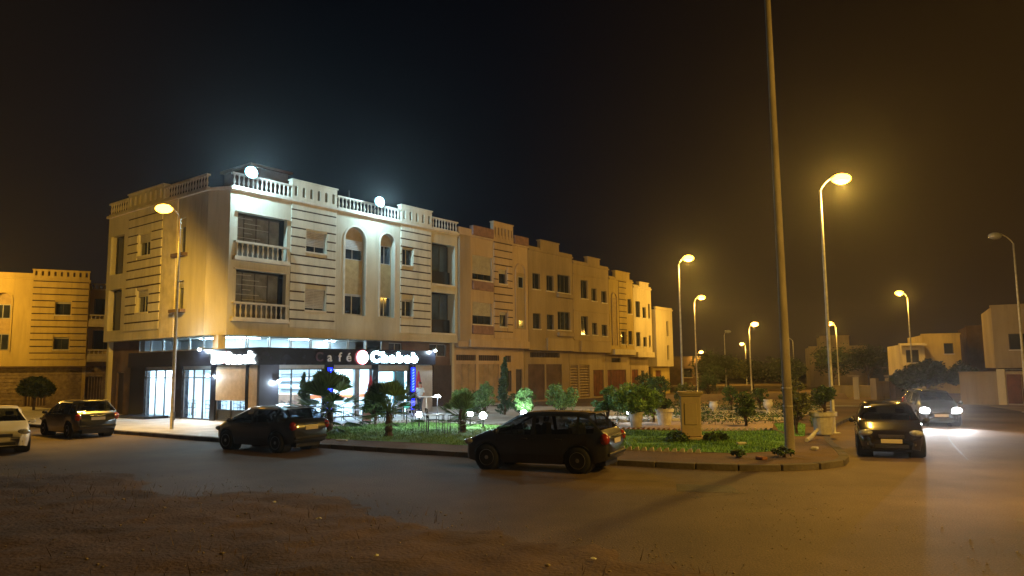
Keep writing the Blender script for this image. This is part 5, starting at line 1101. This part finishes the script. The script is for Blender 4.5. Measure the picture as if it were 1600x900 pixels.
cl = [('chair facing the street at the left end table', 'chair with its back to the dark pillar'), ('chair left of the table behind the first palm', 'chair right of the table behind the first palm'), ('chair left of the table between the palms', 'chair right of the table between the palms'), ('chair left of the table under the second palm', 'chair right of the table under the second palm'), ('chair left of the table at the lawn edging', 'chair right of the table at the lawn edging')]
for (u, w, l), (a, b) in zip(spots, cl):
    x, y = uw(u, w); table(x, y, 'small pale '+l, .135, .34, group=G0, name='terrace_table')
    for s, lb in ((-1, a), (1, b)):
        x2, y2 = uw(u+s*.78, w+.1); iron_chair(x2, y2, RZ-s*math.pi/2, 'rattan '+lb, 'chairm' if s < 0 else 'pot', .135, 'terrace_chair', 'chairs on the café terrace')
for i, (u, w, l) in enumerate([(2.0, -2.0, 'indoor table by the left garden window'), (3.2, -1.2, 'indoor table behind the left garden window'), (1.3, 2.0, 'indoor table seen through the side-street glass near the corner'), (2.6, 1.4, 'second indoor table behind the corner glass'), (1.6, 5.6, 'indoor table behind the far side-street glass'), (5.2, -1.8, 'indoor table behind the middle window'), (1.0, -1.8, 'indoor table seen below the beige shutter')]):
    x, y = uw(u, w); table(x, y, 'dark '+l, .16, .33, group='tables inside the café', name='indoor_table')
    for s in (-1, 1):
        x2, y2 = uw(u+s*.15, w+s*.7); iron_chair(x2, y2, RZ+(0 if s > 0 else math.pi), ('chair beyond the ' if s > 0 else 'chair in front of the ')+l, 'chairm', .16, 'indoor_chair', 'chairs inside the café')
def parasol(u, w, h, label):
    x, y = uw(u, w); t = thing('parasol', label, 'parasol', (x, y, .135), 0, 'closed red parasols on the terrace')
    G().tube([(0, 0, 0), (0, 0, h)], .022, 8).obj('pole', M['frame'], t); G().lathe([(.25, 0), (.25, .06), (.04, .09)], n=14).obj('base', M['plastic'], t)
    g = G(); prof = [(.04, h+.02), (.07, h-.15), (.14, h-.6), (.22, h-1.05), (.26, h-1.3), (.14, h-1.38)]; n = 16; vs = []; fs = []
    for r, z in prof:
        for k in range(n): q = 6.2832*k/n; rr = r*(1.0 if k % 2 else .72); vs.append((rr*math.cos(q), rr*math.sin(q), z))
    for i in range(len(prof)-1):
        for k in range(n): fs.append((i*n+k, i*n+(k+1) % n, (i+1)*n+(k+1) % n, (i+1)*n+k))
    g.add(vs, fs); c = g.obj('canopy', M['red'], t); G().lathe([(.15, h-.72), (.16, h-.68)], n=12).obj('strap', M['red'], c)
parasol(5.95, -4.9, 2.15, 'closed red parasol between the two lit windows'); parasol(9.9, -4.5, 2.35, 'closed red parasol by the right blue-lit post')
t = thing('flower_tub', 'dark red square tub on the terrace left of the white crates', 'plant pot', (*uw(3.7, -7.2), .135), .3); G().bbox(-.2, .2, -.2, .2, 0, .42, .02).obj('tub', M['rose'], t); leaves([(0, 0, .5)], [(.2, .2, .12)], 160, .05, M['leafd'], 'plant', t)
t = thing('green_lantern', 'small turquoise glowing ball on a post before the walking person', 'garden lamp', (-4.75, 33.5, .14)); G().lathe([(.06, 0), (.03, .03), (.03, .7)], n=10).obj('post', M['dframe'], t); G().ell((0, 0, .85), (.15, .15, .14), 12, 8).obj('ball', emis('turquoise_glow', (.1, .5, .4), .6), t, True)
# stone plinth with cap
t = thing('stone_plinth', 'tall square stone plinth with flat cap standing on the right lawn', 'plinth', (5.92, 25.1, .145), R(-12))
G().bbox(-.52, .52, -.45, .45, 0, .1, .02).obj('footing', M['tan2'], t); G().bbox(-.33, .33, -.3, .3, .1, 1.44, .03).obj('shaft', M['tan2'], t)
g = G(); g.bbox(-.38, .38, -.35, .35, 1.44, 1.5, .015); g.bbox(-.42, .42, -.39, .39, 1.5, 1.58, .015); g.obj('cap', M['tan2'], t); G().bbox(-.12, .4, -.3, .0, 1.582, 1.6, .008).obj('metal_lid', M['chrome'], t)
G().bbox(-.2, .2, -.335, -.302, .5, 1.2, .01).obj('hatch', M['tan2'], t)
bush(5.3, 24.6, .2, 1.1, 'low brown plants at the foot of the plinth, left side', 'leafd', seed=71, trunk=.02, n=12, z0=.14); bush(6.6, 24.5, .18, .9, 'low plants at the foot of the plinth, right side', 'leafd', seed=72, trunk=.02, n=10, z0=.14)
bush(5.9, 19.9, .22, .5, 'small dark weed clump on the soil by the kerb, left one', 'leafd', 'weed', seed=73, trunk=.02, n=6, z0=.13, per=40); bush(7.1, 19.9, .25, .6, 'small dark weed clump on the soil near the concrete pole', 'leafd', 'weed', seed=74, trunk=.02, n=6, z0=.13, per=40)
# broken low branch leaning at the garden corner
t = thing('cut_log', 'pale cut log leaning on the grass near the wide pot', 'log', (9.6, 24.3, .15), .95); G().tube([(-.6, 0, .05), (0, .03, .08), (.6, -.05, .3)], [.06, .07, .05], 8).obj('log', M['wh_kerb'], t)
for k, (x, y, l) in enumerate([(7.0, 23.2, 'small white stones lying on the right lawn'), (8.6, 21.6, 'pale rubble stone on the soil right of the concrete pole'), (6.35, 19.4, 'reddish brick fragment on the kerb soil')]):
    o = G().bbox(-.14, .14, -.09, .09, 0, .08, .02).obj('loose_stone', M['wh_kerb'] if k < 2 else M['terra']); o.location = (x, y, .14); o.rotation_euler[2] = k; tag(o, l, 'stone', 'loose stones in the garden')

# ================================================================ PERSON
def person(x, y, z0, rz, label):
    t = thing('person', label, 'person', (x, y, z0), rz)
    def skin(name, V, E, Rr, m, sub=1):
        me = bpy.data.meshes.new(name); me.from_pydata(V, E, []); o = link(bpy.data.objects.new(name, me), None)
        md = o.modifiers.new('s', 'SKIN'); 
        for i, r in enumerate(Rr): me.skin_vertices[0].data[i].radius = r if isinstance(r, tuple) else (r, r)
        me.skin_vertices[0].data[0].use_root = True
        o.modifiers.new('d', 'SUBSURF').levels = sub
        dg = bpy.context.evaluated_depsgraph_get(); dg.update(); m2 = bpy.data.meshes.new_from_object(o.evaluated_get(dg)); bpy.data.objects.remove(o)
        m2.materials.clear(); m2.materials.append(m); m2.polygons.foreach_set('use_smooth', [True]*len(m2.polygons)); m2.name = name
        return link(bpy.data.objects.new(name, m2), t)
    V = [(0, 0, .95), (0, 0, 1.12), (0, .01, 1.3), (0, .0, 1.43), (0, .0, 1.5), (0, -.01, 1.56), (0, -.02, 1.66), (0, -.015, 1.73),
         (.09, .01, .9), (.11, -.09, .5), (.11, -.04, .1), (.11, -.13, .04), (.11, -.2, .03),
         (-.09, .01, .9), (-.11, .06, .5), (-.11, .16, .12), (-.11, .1, .05), (-.11, .04, .03),
         (.17, 0, 1.42), (.24, .02, 1.16), (.22, -.16, 1.0), (.2, -.24, .97),
         (-.17, 0, 1.42), (-.24, .04, 1.16), (-.26, -.02, .92), (-.26, -.04, .86)]
    E = [(0,1),(1,2),(2,3),(3,4),(4,5),(5,6),(6,7),(0,8),(8,9),(9,10),(10,11),(11,12),(0,13),(13,14),(14,15),(15,16),(16,17),(3,18),(18,19),(19,20),(20,21),(3,22),(22,23),(23,24),(24,25)]
    Rr = [(.15,.1),(.135,.095),(.16,.1),(.12,.08),.055,(.06,.065),(.078,.095),(.06,.075),.085,.058,.042,.042,.03,.085,.058,.042,.042,.03,.058,.042,.034,.03,.058,.042,.034,.03]
    body = skin('body', V, E, Rr, M['skin'], 2)
    # clothing: shirt and trousers slightly outside the body
    skin('shirt', [V[0], V[1], V[2], V[3], V[18], (.235, .015, 1.2), V[22], (-.235, .035, 1.2)], [(0,1),(1,2),(2,3),(3,4),(4,5),(3,6),(6,7)], [(.175,.125),(.16,.115),(.185,.125),(.13,.095),.08,.07,.08,.07], M['cloth'], 2)
    skin('trousers', [(0, 0, .97), V[8], V[9], (.11, -.045, .14), V[13], V[14], (-.11, .15, .16)], [(0,1),(1,2),(2,3),(0,4),(4,5),(5,6)], [(.155,.115),.1,.075,.06,.1,.075,.06], M['jean'], 2)
    G().ell((0, .01, 1.71), (.085, .1, .085), 12, 8).obj('hair', M['hair'], body, True)
    for s in (-1, 1):
        G().ell((s*.03, -.105, 1.665), (.012, .008, .008), 6, 5).obj('eye', M['hair'], body); G().ell((s*.08, -.01, 1.655), (.012, .02, .032), 6, 5).obj('ear', M['skin'], body)
    G().ell((0, -.115, 1.64), (.012, .018, .02), 6, 5).obj('nose', M['skin'], body); G().ell((0, -.1, 1.605), (.025, .01, .006), 6, 5).obj('mouth', M['rose'], body)
    hm = []
    for s, b0 in ((1, V[21]), (-1, V[25])):
        g = G(); bx, by, bz = b0; g.ell((bx, by-.03, bz-.02), (.022, .045, .038), 8, 6)
        for f in range(4): ln = (.06, .072, .068, .052)[f]; g.tube([(bx-.012*s, by-.06, bz-.045+f*.018), (bx-.012*s, by-.06-ln*.6, bz-.055+f*.018), (bx-.02*s, by-.06-ln, bz-.075+f*.016)], [.009, .008, .006], 5)
        g.tube([(bx-.02*s, by-.02, bz+.01), (bx-.035*s, by-.055, bz+.012), (bx-.04*s, by-.08, bz)], [.011, .009, .007], 5); g.obj('hand', M['skin'], body, True)
    for s, (fx, fy) in ((1, (.11, -.13)), (-1, (-.11, .08))): G().ell((fx, fy, .045), (.05, .13, .045), 10, 6).obj('shoe', M['plastic'], t, True)
person(-5.0, 40.3, .14, R(-25), 'person in a pale blue shirt and dark trousers walking by the right blue-lit post')
# ================================================================ NIGHT HAZE
hz = G().box(-110, 120, -40, 190, -1.05, 18.4)
hm = bpy.data.materials.new('haze'); hm.use_nodes = True; t = hm.node_tree; t.nodes.clear()
pv = N(t, 'ShaderNodeVolumePrincipled'); pv.inputs['Color'].default_value = (.9, .9, .9, 1); pv.inputs['Density'].default_value = .0005; pv.inputs['Anisotropy'].default_value = .86
o_ = N(t, 'ShaderNodeOutputMaterial'); t.links.new(pv.outputs[0], o_.inputs['Volume'])
tag(hz.obj('haze', hm), 'thin night haze over the whole street', 'haze', kind='stuff')
